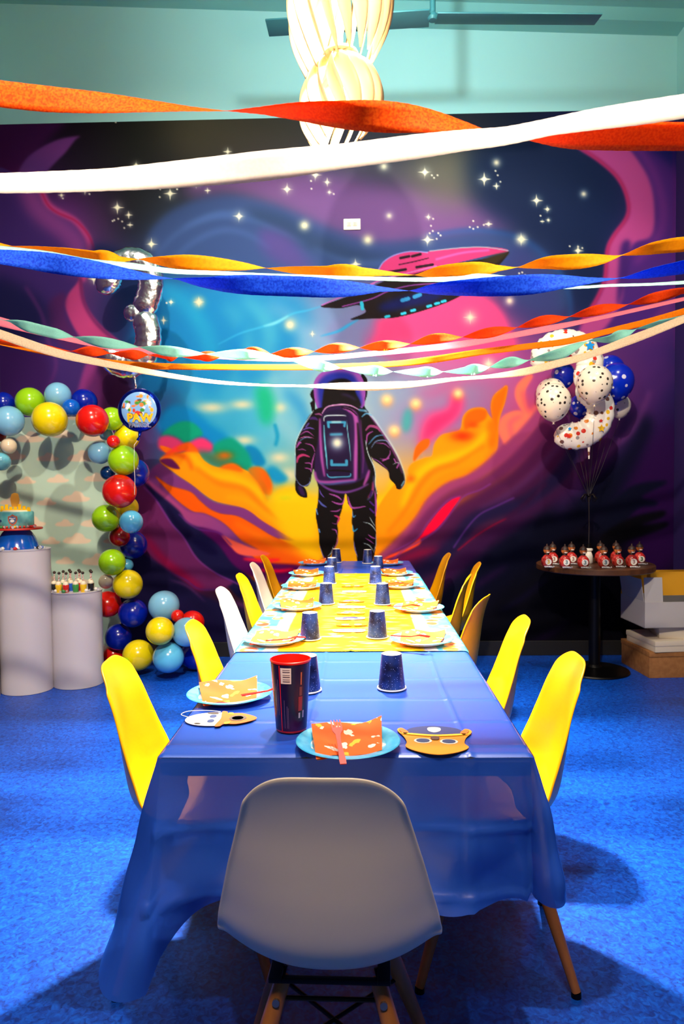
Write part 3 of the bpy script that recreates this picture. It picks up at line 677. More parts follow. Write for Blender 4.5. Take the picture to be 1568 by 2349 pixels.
# rim lights and folds
al([(385,595),(330,680),(260,790),(200,920),(180,1010),(180,1100)], LT, 9, 0.8, 1, 0.4)
al([(182,1100),(178,1250),(184,1350),(240,1432)], (130,150,210), 7, 0.8, 0.8, 0.5)
al([(960,595),(1060,680),(1130,790),(1200,890),(1265,990),(1340,1130),(1395,1280),(1412,1390),(1370,1472)], LT, 14, 1, 1, 0.4)
al([(1020,660),(1100,770),(1180,890),(1260,1020),(1330,1160),(1380,1300)], MV, 16, 1, 0.9, 0.5)
al([(970,930),(985,1030),(1010,1110),(1060,1220),(1080,1320),(1078,1420),(1096,1530)], LT, 10, 0.8, 1, 0.4)
al([(1060,1330),(1060,1440),(1040,1540),(990,1600)], (120,130,200), 14, 1.2, 1, 0.5)
al([(1050,1400),(1045,1500),(1000,1570)], MG, 22, 1.5, 0.9, 0.5)
for pts, c, w in (([(250,820),(330,790),(395,805)], (110,90,180), 14), ([(235,870),(310,830),(385,880)], MV, 12), ([(225,910),(300,890),(385,905)], (170,90,150), 12), ([(200,960),(290,900),(360,905)], (110,150,200), 8),
                  ([(195,1010),(225,960),(245,955)], MV, 22), ([(290,965),(370,990),(400,1060)], MV, 12), ([(205,1040),(260,1030),(300,1045)], MV, 10), ([(200,1180),(215,1120),(270,1095),(340,1115)], MG, 30),
                  ([(400,1070),(370,1180),(360,1280)], MV, 14), ([(290,1185),(350,1190),(370,1230)], MV, 12), ([(285,1240),(350,1255),(360,1290)], MV, 12), ([(345,1350),(340,1410),(270,1445),(200,1400)], (130,150,220), 9),
                  ([(340,690),(390,680),(430,700)], (70,40,110), 34), ([(330,740),(300,780)], (100,80,160), 16), ([(400,640),(450,635),(480,650)], (140,80,140), 20),
                  ([(925,670),(975,630),(1040,650)], (100,170,215), 14), ([(970,820),(1020,770),(1100,790),(1130,830)], (150,74,130), 30), ([(980,960),(990,870),(1050,830)], MV, 16), ([(1000,980),(1080,890),(1170,870)], (90,150,200), 12),
                  ([(1030,1020),(1090,940),(1200,935),(1250,1000)], (130,160,210), 10), ([(1080,960),(1180,970),(1240,1020)], MV, 10), ([(1130,1135),(1200,1140),(1245,1080),(1240,1040)], MV, 12), ([(1040,1130),(1120,1170),(1220,1260)], (150,84,170), 10),
                  ([(1160,1160),(1230,1130)], MV, 14), ([(1280,1200),(1320,1180),(1350,1190)], LT, 8), ([(1290,1140),(1310,1180)], MV, 14), ([(1320,1240),(1340,1200)], MV, 14), ([(1370,1440),(1400,1390)], (120,180,210), 10),
                  ([(450,1480),(470,1530),(505,1570)], (110,90,190), 12), ([(560,1530),(650,1560),(700,1600)], MV, 20), ([(440,1600),(480,1650),(530,1680)], (90,100,180), 22), ([(590,1615),(650,1640),(710,1640),(730,1580)], MV, 20),
                  ([(575,1725),(650,1725),(690,1700)], MV, 14), ([(620,1775),(670,1800),(650,1860)], MG, 24), ([(595,1860),(640,1870),(655,1860)], (120,60,120), 12), ([(590,1930),(635,1940),(650,1990)], MV, 14),
                  ([(655,2000),(650,2080),(600,2170)], MV, 12), ([(610,2110),(585,2190),(540,2235)], LT, 7), ([(455,2110),(490,2220),(520,2270)], (110,110,190), 9), ([(415,1700),(430,1760)], (100,150,210), 12), ([(445,1930),(455,1960)], (100,150,210), 14),
                  ([(770,1560),(790,1640),(830,1690),(970,1670)], MV, 22), ([(1075,1500),(1085,1650),(1080,1780)], MV, 22), ([(1020,1620),(1060,1660)], (80,40,130), 20), ([(1020,1700),(1060,1740)], (80,40,130), 20),
                  ([(825,1720),(830,1790),(860,1770)], (80,150,210), 12), ([(825,1880),(835,1950),(880,1920)], (60,160,215), 14), ([(945,1850),(1010,1865),(1060,1910),(1090,1960)], LT, 9), ([(1015,1790),(1040,1840),(1080,1900)], LT, 7),
                  ([(1085,1980),(1085,2100),(1060,2190)], (170,180,200), 9), ([(1000,1990),(1040,2020),(1075,2030)], MV, 16), ([(970,2030),(1020,2060),(1060,2090)], MV, 12), ([(945,2085),(1010,2110),(1055,2170)], LT, 9),
                  ([(838,2060),(850,2150),(880,2240)], (110,110,190), 12), ([(1040,1500),(1020,1560)], (60,30,110), 20)):
    al(pts, c, w, 0.8, 1, 0.7)
ap([(470,2290),(500,2230),(525,2275),(560,2250),(560,2330),(460,2330)], (150,40,110), 3, 0.8)
# --- stars and soft lights
for x, y, r in ((269,476,15),(390,444,15),(347,560,14),(548,496,14),(658,434,14),(723,401,14),(750,418,10),(974,395,15),(980,550,15),(1110,411,15),(1230,460,14),(1255,480,9),(815,606,13),
                (1078,728,15),(1195,549,15),(295,493,9),(298,516,7),(141,448,8),(195,438,9),(450,420,12),(392,693,9),(375,735,10),(456,693,12),(716,766,7),(1120,835,13),(982,498,8),(1138,427,8),(1257,505,7),
                (1243,508,5),(755,441,7),(1120,514,9),(476,437,7),(1325,575,13),(525,608,11),(215,640,13),(312,380,12),(522,348,10),(1118,332,8),(345,560,5)):
    p.star(x, y, r)
for x, y in ((262,505),(271,502),(280,508),(285,523),(258,507),(367,434),(406,434),(366,452),(205,445),(144,455),(713,415),(714,433),(765,445),(990,402),(995,408),(1003,402),(1136,392),(1141,402),(1147,417),(1239,495),
             (1085,507),(1085,525),(1095,521),(1109,516),(1077,521),(993,502),(988,518),(992,530),(985,535),(1005,535),(1001,548),(1010,540),(1306,565),(1325,566),(1335,569),(1190,627),(1197,625),(1204,631),(382,695),(265,280),(520,356)):
    p.blob(x, y, 2.0, 2.0, (235,235,215), 0.6, 0.9)
for x, y, r, c in ((698,517,15,(215,215,180)),(843,550,16,(215,215,180)),(880,382,15,(170,175,165)),(892,495,13,(175,165,185)),(1138,373,14,(160,165,160)),(1338,445,13,(140,150,160)),(1168,690,14,(215,190,190)),(665,745,17,(225,215,180)),
                   (456,693,16,(200,200,170)),(1195,549,14,(210,215,195)),(1078,728,20,(225,150,170)),(1120,835,18,(220,180,190))):
    p.blob(x, y, r, r, c, 1.0, 0.85); p.blob(x, y, r*0.45, r*0.45, (240,236,205), 1.0, 0.8)
for x, y, r in ((887,916,14),(953,925,14),(904,987,14),(1050,902,13)):
    p.blob(x, y+5, r*1.1, r*1.1, (230,140,60), 1.0, 0.7); p.blob(x, y, r*1.05, r, (246,222,165), 1.0, 0.98)
# broad soft brush variation
nx_, nz_ = 900, 716
gxw = np.linspace(XL+0.001, XR-0.001, nx_); gzw = np.linspace(0.0, ZM, nz_)
GX, GZ = np.meshgrid(gxw, gzw)
V = np.stack([GX, np.full_like(GX, YB-0.003), GZ], -1)
D = V - np.array([0, 0, CAMZ])
den = D@np.array(CF)
PX = CX + F*(D@np.array(CR))/den; PY = CY - F*(D@np.array(CU))/den
mural = grid_mesh('mural', V[:, ::-1], (p.sample(PX, PY)[:, ::-1]**1.2)*0.95, vmat('mural_paint', 0.6, 0.08), wall_back)
mural['label'] = 'airbrushed space mural with an astronaut, a rocket and swirling flames'
del V, D, PX, PY

# wall outlet
t = thing('wall_outlet', 'white horizontal power outlet set high in the starry mural', 'outlet', at(807, 515, YB-0.004))
bm = bmesh.new(); box(bm, -0.062, 0.062, -0.008, 0.0, -0.040, 0.040, 0.004); obj('cover_plate', bm, mat('outlet_white', (235,232,215), 0.4), t)
for s in (-1, 1):
    bm = bmesh.new(); box(bm, s*0.021-0.016, s*0.021+0.016, -0.011, -0.007, -0.014, 0.014, 0.003)
    so = obj('socket', bm, mat('socket_cream', (222,216,190), 0.4), t)
    bm = bmesh.new()
    for q in (-1, 1): box(bm, s*0.021-0.005, s*0.021+0.005, -0.012, -0.0108, q*0.006-0.001, q*0.006+0.001)
    obj('slot', bm, _M['black_rubber'], so)

# ceiling fan (its rod and blades show behind the pendant)
fm = mat('teal_metal', (62,132,138), 0.4, 0.3)
hp = at(992, 40, 4.348)
t = thing('ceiling_fan', 'teal ceiling fan with long thin blades behind the pendant lamp', 'ceiling fan', hp)
bm = bmesh.new(); tube(bm, [(0,0,0.0), (0,0,ceil_z(hp.x)-hp.z)], 0.017, 12); obj('rod', bm, fm, t)
bm = bmesh.new(); lathe(bm, [(0,-0.02),(0.024,-0.018),(0.034,-0.004),(0.03,0.012),(0.02,0.024),(0.0,0.025)], 24); obj('hub', bm, fm, t)
for a in (177, 3):
    ca, sa = math.cos(math.radians(a)), math.sin(math.radians(a))
    bm = bmesh.new(); box(bm, 0.02, 0.98, -0.065, 0.065, -0.008, 0.002, 0.003, Matrix.Rotation(math.radians(a), 4, 'Z') @ Matrix.Rotation(math.radians(8), 4, 'X'))
    obj('blade', bm, fm, t)
# ------------------------------------------------------------------ tables
TX = -0.037; TH = 0.38; Y0, Y1 = 1.438, 5.087
steel = mat('grey_powder_metal', (70,72,78), 0.45, 0.6)
ttop = mat('white_table_plastic', (205,202,195), 0.5)
def folding_table(y0, y1, label):
    t = thing('folding_table', label, 'table', (TX, (y0+y1)/2, 0), 0, 'folding tables end to end under the cloths')
    L = (y1-y0)/2
    bm = bmesh.new(); box(bm, -TH+0.004, TH-0.004, -L+0.004, L-0.004, 0.695, 0.736, 0.006); obj('tabletop', bm, ttop, t)
    for sy in (-1, 1):
        for sx in (-1, 1):
            bm = bmesh.new()
            tube(bm, [(sx*0.10, sy*(L-0.55), 0.695), (sx*0.10, sy*(L-0.55), 0.012)], 0.014, 12)
            lathe(bm, [(0,0.0),(0.018,0.0),(0.018,0.03),(0.0145,0.034)], 14, (sx*0.10, sy*(L-0.55), 0))
            obj('leg', bm, steel, t)
        bm = bmesh.new(); tube(bm, [(-0.10, sy*(L-0.55), 0.34), (0.10, sy*(L-0.55), 0.34)], 0.01, 10); obj('crossbar', bm, steel, t)
    return t
folding_table(Y0, 3.260, 'folding table under the blue plastic cloth, nearest the camera')
folding_table(3.264, Y1, 'folding table at the far end in front of the mural')

# plastic tablecloths, modelled with their fold creases
def crease(x, c, w=0.0045, h=0.0024): return h*np.exp(-((x-c)/w)**2)
rngn = np.random.RandomState(3)
def wav(X, Y, n=14, f0=6, f1=26, amp=1.0):
    o = np.zeros_like(X)
    for _ in range(n):
        a = rngn.uniform(0, math.pi*2); f = rngn.uniform(f0, f1); ph = rngn.uniform(0, 6.28)
        o += np.sin((X*math.cos(a)+Y*math.sin(a))*f+ph)/n
    return o*amp
def cloth(name, x0, x1, ya, yb, z, m, paintf=None, near=0.30, side=0.26, corner=(0.44, 0.31), creases_y=(), creases_x=(), hangs_near=True):
    """top sheet plus skirt, one mesh. Skirt runs down both long sides and, if asked, over the near end."""
    dx = 0.005
    xs = np.arange(x0, x1+1e-6, (x1-x0)/150); ys = np.linspace(ya, yb, int((yb-ya)/0.007)+1)
    X, Y = np.meshgrid(xs, ys)
    Z = np.full_like(X, z)+wav(X, Y, 16, 5, 22, 0.0011)+wav(X, Y, 10, 30, 90, 0.00022)
    for c in creases_x: Z += crease(X + 0.003*np.sin(Y*7+c*30), c)
    for c in creases_y: Z += crease(Y + 0.003*np.sin(X*9+c*20), c)
    edge = np.minimum.reduce([X-x0, x1-X]); 
    if hangs_near: edge = np.minimum(edge, Y-ya)
    Z -= 0.006*np.exp(-edge/0.004)
    top = np.stack([X, Y, Z], -1)
    parts = [(top, X, Y)]
    # skirt path
    path = []; rc = 0.006
    for yy in np.arange(yb, ya+0.02, -0.03): path.append((x0, yy, -1, 0, side, 0.0))
    if hangs_near:
        for k in range(0, 25):
            a = math.pi+k/24*math.pi/2; w = 0.75+0.25*math.sin(k/24*math.pi) if k > 11 else math.sin(k/24*math.pi)
            path.append((x0+rc+rc*math.cos(a), ya+rc+rc*math.sin(a), math.cos(a), math.sin(a), side+(near-side)*k/24+(corner[0]-0.28)*w**0.8, w))
        for xx in np.arange(x0+0.02, x1-0.015, 0.012): wl = 0.75*math.exp(-(xx-x0)/0.055)+0.5*math.exp(-(x1-xx)/0.035); path.append((xx, ya, 0, -1, near+(corner[0]-0.28)*0.75*math.exp(-(xx-x0)/0.055)+(corner[1]-0.28)*0.5*math.exp(-(x1-xx)/0.035), wl))
        for k in range(0, 25):
            a = 1.5*math.pi+k/24*math.pi/2; w = math.sin(k/24*math.pi)
            path.append((x1-rc+rc*math.cos(a), ya+rc+rc*math.sin(a), math.cos(a), math.sin(a), near+(side-near)*k/24+(corner[1]-0.28)*w**0.8, w))
    else:
        parts_split = len(path)
        for xx in (): pass
    right = [(x1, yy, 1, 0, side, 0.0) for yy in np.arange(ya+0.02, yb+1e-6, 0.03)]
    segs = [path+right] if hangs_near else [path, right]
    sk = []
    for S in segs:
        S = np.array(S); n = len(S); nt_ = 44
        T = np.linspace(0, 1, nt_)[:, None]
        u = np.cumsum(np.r_[0, np.hypot(np.diff(S[:,0]), np.diff(S[:,1]))+np.hypot(np.diff(S[:,2]), np.diff(S[:,3]))*0.10])[None, :]
        L = S[None, :, 4]*(1+0.035*np.sin(u*9.0)+0.02*np.sin(u*23+1))
        w = S[None, :, 5]
        seam = 0.010*np.sin(u*6.2+T*9)*np.maximum(0, T-0.25)
        ow = T*L*(0.035+0.30*w**1.0) + 0.002
        fold = 0.020*np.sin(u*11+1.0+1.5*T)*T**1.2 + 0.009*np.sin(u*29+T*3)*T + 0.006*np.sin(u*17-T*14)*T + seam + 0.007*np.abs(np.sin(u*13+T*7))*T
        fold = fold*(1-0.5*w)+0.018*np.sin(T*3+u*40)*w*T
        ow = np.maximum(ow+np.maximum(fold, -0.03*T), 0.0015+0.0*T)
        PXs = S[None,:,0]+S[None,:,2]*ow; PYs = S[None,:,1]+S[None,:,3]*ow
        PZs = z-0.006-T*L*(1-0.04*w)
        for c in creases_x:
            msk = (np.abs(S[None,:,3]+1) < 0.01)
            PYs = PYs-np.where(msk, crease(S[None,:,0]+0*T, c, 0.006, 0.006), 0)
        for c in (0.14, 0.27): PYs = PYs-np.where(np.abs(S[None,:,3]+1) < 0.01, crease(T*L, c, 0.006, 0.005), 0)
        sk.append(np.stack([PXs, PYs, PZs], -1))
    return top, sk
def join_grids(name, grids, colfn, m, label, cat, group):
    me = bpy.data.meshes.new(name); vs, fs, cs = [], [], []; off = 0
    for g in grids:
        ny, nx = g.shape[:2]
        idx = np.arange(ny*nx).reshape(ny, nx)+off
        fs.append(np.stack([idx[:-1,:-1], idx[:-1,1:], idx[1:,1:], idx[1:,:-1]], -1).reshape(-1, 4)); vs.append(g.reshape(-1, 3)); off += ny*nx
    V_ = np.concatenate(vs); Q = np.concatenate(fs).reshape(-1)
    me.vertices.add(len(V_)); me.vertices.foreach_set('co', V_.reshape(-1).astype(np.float32))
    me.loops.add(len(Q)); me.loops.foreach_set('vertex_index', Q.astype(np.int32))
    nf = len(Q)//4
    me.polygons.add(nf); me.polygons.foreach_set('loop_start', np.arange(0, nf*4, 4, dtype=np.int32)); me.update(calc_edges=True)
    if colfn is not None:
        a = me.color_attributes.new('paint', 'FLOAT_COLOR', 'POINT'); c4 = np.ones((len(V_), 4), np.float32)
        c4[:, :3] = colfn(V_); a.data.foreach_set('color', c4.reshape(-1))
    me.materials.append(m); me.polygons.foreach_set('use_smooth', [True]*nf)
    o = bpy.data.objects.new(name, me); COL.objects.link(o)
    return tag(o, label, cat, group)
bluep = mat('blue_plastic_sheet', (34, 84, 200), 0.32, spec=0.6, transp=0.04)
top, sk = cloth('tablecloth', TX-TH, TX+TH, Y0, 2.362, 0.742, bluep, creases_y=(1.49, 1.64, 1.81, 2.0, 2.2), creases_x=(-0.115, 0.215), near=0.285, side=0.20, corner=(0.44, 0.31))
join_grids('tablecloth', [top]+sk, None, bluep, 'shiny royal blue plastic tablecloth hanging over the near end of the table', 'tablecloth', None)
top, sk = cloth('tablecloth', TX-TH, TX+TH, 4.326, Y1, 0.742, bluep, creases_y=(4.56, 4.78), creases_x=(-0.115, 0.215), side=0.20, hangs_near=False)
join_grids('tablecloth', [top]+sk, None, bluep, 'blue plastic tablecloth on the far end of the table before the mural', 'tablecloth', None)
# printed middle cloth: yellow field, white stripe, cyan border with orange, white and red blotches
q = Paint(-0.70, 2.2, 0.70, 4.5, (255, 206, 10), 280)
q.poly([(-0.7,2.2),(-0.285+TX,2.2),(-0.285+TX,4.5),(-0.7,4.5)], (70,196,238), 0, smooth=False)
q.poly([(0.285+TX,2.2),(0.7,2.2),(0.7,4.5),(0.285+TX,4.5)], (70,196,238), 0, smooth=False)
for s in (-1, 1): q.poly([(s*0.240+TX,2.2),(s*0.285+TX,2.2),(s*0.285+TX,4.5),(s*0.240+TX,4.5)], (250,240,225), 0, smooth=False)
rr = random.Random(5)
for s in (-1, 1):
    y = 2.35
    while y < 4.4:
        x = TX+s*rr.uniform(0.30, 0.36)
        c = rr.choice([(240,140,40),(250,245,240),(230,90,50),(245,180,60),(250,250,250)])
        q.blob(x, y, rr.uniform(0.02,0.035), rr.uniform(0.02,0.04), c, 0.2)
        q.blob(x+rr.uniform(-.01,.01), y+0.005, 0.012, 0.012, rr.choice([(250,240,225),(200,70,40),(120,90,70)]), 0.3)
        x = TX+s*rr.uniform(0.32, 0.60)
        q.blob(x, y+rr.uniform(-.02,.02), 0.02, 0.012, (235,250,255), 0.3, 0.8)
        q.blob(TX+s*rr.uniform(0.40,0.62), y, 0.03, 0.03, rr.choice([(240,140,40),(240,235,235),(230,90,50)]), 0.2)
        y += 0.062
y = 2.37
while y < 4.4:
    for _ in range(9):
        x = TX+rr.uniform(-0.10, 0.22); q.blob(x, y+rr.uniform(-.03,.03), rr.uniform(0.012,0.04), rr.uniform(0.003,0.009), (255,226,120), 0.5, 0.8)
    y += 0.06
y = 2.55
while y < 4.3:      # printed paw shapes
    for x in (TX-0.05, TX+0.16): 
        q.blob(x, y, 0.016, 0.012, (255,238,170), 0.3, 0.8)
        for k in range(4): q.blob(x-0.018+k*0.012, y+0.02, 0.005, 0.007, (255,238,170), 0.3, 0.8)
    y += 0.34
ylw = vmat('printed_plastic_sheet', 0.32, 0.5)
top, sk = cloth('tablecloth', TX-TH-0.003, TX+TH+0.003, 2.326, 4.355, 0.7455, ylw, creases_y=(2.6, 2.93, 3.26, 3.59, 3.91, 4.2), creases_x=(-0.035,), side=0.20, hangs_near=False)
def qcol(V_):
    d = V_[:, 0].copy(); drop = np.maximum(0, 0.738-V_[:, 2])
    d = d+np.sign(d-TX)*drop
    return q.sample(d, V_[:, 1])
join_grids('tablecloth', [top]+sk, qcol, ylw, 'printed party tablecloth, yellow centre with sky blue patterned border, over the middle of the table', 'tablecloth', None)

# ------------------------------------------------------------------ chairs
def hermite(tab, t):
    T = np.array([a[0] for a in tab]); V_ = np.array([a[1:] for a in tab], float)
    return np.array([np.interp(t, T, V_[:, k]) for k in range(V_.shape[1])])
PROF = cr([(0.225,0.402),(0.205,0.420),(0.15,0.428),(0.06,0.420),(-0.03,0.409),(-0.10,0.408),(-0.155,0.424),(-0.188,0.468),(-0.205,0.545),(-0.215,0.62),(-0.226,0.70),(-0.243,0.768),(-0.262,0.817)], False, 8)
_d = np.r_[0, np.cumsum(np.hypot(*np.diff(PROF, axis=0).T))]; _d /= _d[-1]
WID = [(0,0.170),(0.08,0.188),(0.25,0.202),(0.42,0.207),(0.52,0.208),(0.60,0.202),(0.75,0.174),(0.90,0.140),(1.0,0.122)]
CUR = [(0,0.004),(0.10,0.018),(0.25,0.030),(0.42,0.062),(0.52,0.078),(0.62,0.070),(0.78,0.042),(0.92,0.022),(1.0,0.012)]
def shell_bm():
    bm = bmesh.new(); NS, NV = 46, 26; rows = []
    for i in range(NS+1):
        row = []
        for j in range(NV+1):
            v = -1+2*j/NV; v = math.sin(v*math.pi/2)*0.55+v*0.45
            av = abs(v)
            s0 = 0.055*av**5; s1 = 1-0.085*av**4.5
            s = s0+(s1-s0)*i/NS
            x = np.interp(s, _d, PROF[:,0]); z = np.interp(s, _d, PROF[:,1])
            x2 = np.interp(min(s+0.01,1), _d, PROF[:,0]); z2 = np.interp(min(s+0.01,1), _d, PROF[:,1]); x1_ = np.interp(max(s-0.01,0), _d, PROF[:,0]); z1_ = np.interp(max(s-0.01,0), _d, PROF[:,1])
            tx, tz = x2-x1_, z2-z1_; L = math.hypot(tx, tz); nx_, nz_ = tz/L, -tx/L   # normal toward the sitter
            w = np.interp(s, [a[0] for a in WID], [a[1] for a in WID]); c = np.interp(s, [a[0] for a in CUR], [a[1] for a in CUR])
            k = c*av**2.3
            # rolled lip at the very edge
            lip = 0.010*max(0, (av-0.9)/0.1)**2
            row.append(bm.verts.new((x+nx_*(k-lip), v*w, z+nz_*(k-lip))))
        rows.append(row)
    for i in range(NS):
        for j in range(NV):
            bm.faces.new((rows[i][j], rows[i][j+1], rows[i+1][j+1], rows[i+1][j]))
    bmesh.ops.smooth_vert(bm, verts=bm.verts, factor=0.4, use_axis_x=True, use_axis_y=True, use_axis_z=True)
    return bm
plas = {'yellow': mat('yellow_chair_plastic', (244, 172, 0), 0.34, spec=0.45, bump=(900, 0.03, 0.0002)),
        'white': mat('white_chair_plastic', (236, 222, 204), 0.4, spec=0.45, bump=(900, 0.03, 0.0002))}
beech = mat('beech_wood', (178, 112, 50), 0.45, noise=(6, (140,82,34), 0.35, 0.7, (3,3,0.6)))
blackm = mat('black_metal', (16,16,18), 0.35, 0.7)
bolt = mat('steel_bolt', (150,150,155), 0.3, 0.9)
def make_chair(kind, label):
    t = thing('dining_chair', label, 'chair', (0,0,0), 0, 'moulded plastic chairs around the party table')
    o = obj('shell', shell_bm(), plas[kind], t, 'all')
    sm = o.modifiers.new('thick', 'SOLIDIFY'); sm.thickness = 0.006; sm.offset = 0
    ss = o.modifiers.new('sub', 'SUBSURF'); ss.levels = 1; ss.render_levels = 1
    tops = {}
    for sx in (-1, 1):
        for sy in (-1, 1):
            a = Vector((sx*0.085-0.01, sy*0.088, 0.368)); b = Vector((sx*0.195-0.005, sy*0.20, 0.012)); tops[sx, sy] = (a, b)
            bm = bmesh.new(); n = 12; pts = [a.lerp(b, i/n) for i in range(n+1)]
            tube(bm, pts, [0.015+0.0035*math.sin(min(1, i/n*2.2)*math.pi/2)-0.007*max(0, i/n-0.3)/0.7 for i in range(n+1)], 14)
            lg = obj('leg', bm, beech, t)
            bm = bmesh.new(); bd = (b-a).normalized(); tube(bm, [b-bd*0.001, Vector((b.x, b.y, 0.0))+bd*0.0], [0.0125, 0.013], 12); obj('glide', bm, blackm, lg)
            bm = bmesh.new(); c = a.lerp(b, 0.10)
            ax = Vector((sx, 0, 0.15)).normalized()
            tube(bm, [c+ax*0.012, c+ax*0.021], 0.007, 12); obj('bolt', bm, bolt, lg)
    bm = bmesh.new()
    # metal mounting frame: plate arms under the seat and crossed struts between the legs
    for sy in (-1, 1): box(bm, -0.13, 0.12, sy*0.10-0.012, sy*0.10+0.012, 0.376, 0.386, 0.002)
    for sx in (-1, 1): box(bm, sx*0.10-0.006-0.01, sx*0.10+0.006-0.01, -0.11, 0.11, 0.366, 0.376, 0.002)
    for (k1, k2) in (((-1,-1),(1,1)), ((-1,1),(1,-1))):
        p1 = tops[k1][0].lerp(tops[k1][1], 0.42); p2 = tops[k2][0].lerp(tops[k2][1], 0.42); mid = (p1+p2)/2; mid.z -= 0.0
        tube(bm, [p1, mid+Vector((0,0,0.0)), p2], 0.0045, 8)
    for sx in (-1, 1):
        p1 = tops[sx,-1][0].lerp(tops[sx,-1][1], 0.10); p2 = tops[sx,1][0].lerp(tops[sx,1][1], 0.10); tube(bm, [p1, p2], 0.0045, 8)
    for sy in (-1, 1):
        p1 = tops[-1,sy][0].lerp(tops[-1,sy][1], 0.10); p2 = tops[1,sy][0].lerp(tops[1,sy][1], 0.10); tube(bm, [p1, p2], 0.0045, 8)
    for sx in (-1, 1):
        for sy in (-1, 1): tube(bm, [Vector((sx*0.09, sy*0.085, 0.384)), tops[sx,sy][0].lerp(tops[sx,sy][1], 0.10)], 0.0045, 8)
    obj('brace', bm, blackm, t)
    return t
used = {}
def chair(kind, x, y, deg, label):
    if kind not in used:
        used[kind] = make_chair(kind, label); used[kind].location = (x, y, 0); used[kind].rotation_euler.z = math.radians(deg)
    else: dup(used[kind], (x, y, 0), math.radians(deg), label)
chair('white', -0.062, 1.410, 88.5, 'white plastic chair with its back to the camera at the near end of the table')
chair('yellow', -0.44, 1.964, 4, 'yellow plastic chair on the left side, nearest the camera')
chair('yellow', -0.345, 2.493, 2, 'yellow chair on the left side, second from the camera, beside the floor balloons')
chair('white', -0.405, 3.311, 0, 'white plastic chair on the left side, third from the camera')
chair('yellow', -0.40, 3.819, 0, 'yellow chair on the left side, fourth from the camera, behind the brightly lit white one')
chair('white', -0.41, 4.362, 0, 'white plastic chair on the left side, fifth from the camera, between two yellow ones')
chair('yellow', -0.41, 4.826, 0, 'yellow chair at the far left end of the table, nearest the mural')
chair('yellow', 0.335, 1.978, 178, 'yellow plastic chair on the right side, nearest the camera')
chair('yellow', 0.325, 2.551, 177, 'yellow chair on the right side, second from the camera')
chair('yellow', 0.29, 3.130, 157, 'yellow chair on the right side turned so its shaded back shows, third from the camera')
chair('yellow', 0.31, 3.768, 168, 'yellow chair on the right side, fourth from the camera, behind the turned one')
chair('yellow', 0.45, 4.311, 175, 'yellow chair on the right side pulled out furthest, second from the mural')
chair('yellow', 0.34, 4.869, 180, 'yellow chair at the far right end of the table, nearest the mural')

# ------------------------------------------------------------------ tableware
ZT = 0.7445; ZY = 0.7480
def zt(Y): return (ZY if 2.326 < Y < 4.355 else ZT)
platem = [mat('sky_blue_plate_rim', (60,176,232), 0.35, noise=(40,(90,196,240),0.45,0.6)), mat('printed_plate_centre', (120,205,240), 0.35, noise=(26,(245,240,235),0.5,0.56)), mat('plate_underside', (225,225,225), 0.6)]
def plate_bm():
    bm = bmesh.new()
    lathe(bm, [(0,0.004),(0.072,0.004),(0.078,0.006),(0.084,0.0125),(0.100,0.0155),(0.106,0.0165),(0.108,0.0150),(0.100,0.0135),(0.085,0.010),(0.077,0.002),(0.070,0.0),(0,0.0)], 56, mis=[1,1,0,0,0,0,2,2,2,2,2])
    # crimped rim
    for v in bm.verts:
        r = math.hypot(v.co.x, v.co.y)
        if r > 0.082: v.co.z += 0.0007*math.sin(math.atan2(v.co.y, v.co.x)*28)
    return bm
napm = mat('orange_printed_napkin', (248,100,8), 0.75, transl=0.15)
nt = napm.node_tree; tcn = nt.nodes.new('ShaderNodeTexCoord'); vo = nt.nodes.new('ShaderNodeTexVoronoi'); vo.inputs['Scale'].default_value = 40
no = nt.nodes.new('ShaderNodeTexNoise'); no.inputs['Scale'].default_value = 30; no.inputs['Detail'].default_value = 3
nt.links.new(tcn.outputs['Object'], no.inputs['Vector'])
mxa = nt.nodes.new('ShaderNodeVectorMath'); mxa.operation = 'ADD'; nt.links.new(tcn.outputs['Object'], mxa.inputs[0])
sc_ = nt.nodes.new('ShaderNodeVectorMath'); sc_.operation = 'SCALE'; sc_.inputs[3].default_value = 0.055; nt.links.new(no.outputs['Color'], sc_.inputs[0]); nt.links.new(sc_.outputs[0], mxa.inputs[1])
nt.links.new(mxa.outputs[0], vo.inputs['Vector'])
rp = nt.nodes.new('ShaderNodeValToRGB'); sp_ = nt.nodes.new('ShaderNodeSeparateColor'); nt.links.new(vo.outputs['Color'], sp_.inputs[0]); nt.links.new(sp_.outputs[0], rp.inputs[0])
rp.color_ramp.interpolation = 'CONSTANT'
rp.color_ramp.elements[0].color = rgb(248,100,8); rp.color_ramp.elements[1].position = 0.50; rp.color_ramp.elements[1].color = rgb(248,238,225)
e = rp.color_ramp.elements.new(0.68); e.color = rgb(250,190,50)
e = rp.color_ramp.elements.new(0.84); e.color = rgb(248,100,8)
lt = nt.nodes.new('ShaderNodeMath'); lt.operation = 'LESS_THAN'; lt.inputs[1].default_value = 0.5; nt.links.new(vo.outputs['Distance'], lt.inputs[0])
mxn = nt.nodes.new('ShaderNodeMix'); mxn.data_type = 'RGBA'; nt.links.new(lt.outputs[0], mxn.inputs[0]); mxn.inputs[6].default_value = rgb(248,100,8); nt.links.new(rp.outputs[0], mxn.inputs[7])
nt.links.new(mxn.outputs[2], nt.nodes['Principled BSDF'].inputs['Base Color'])
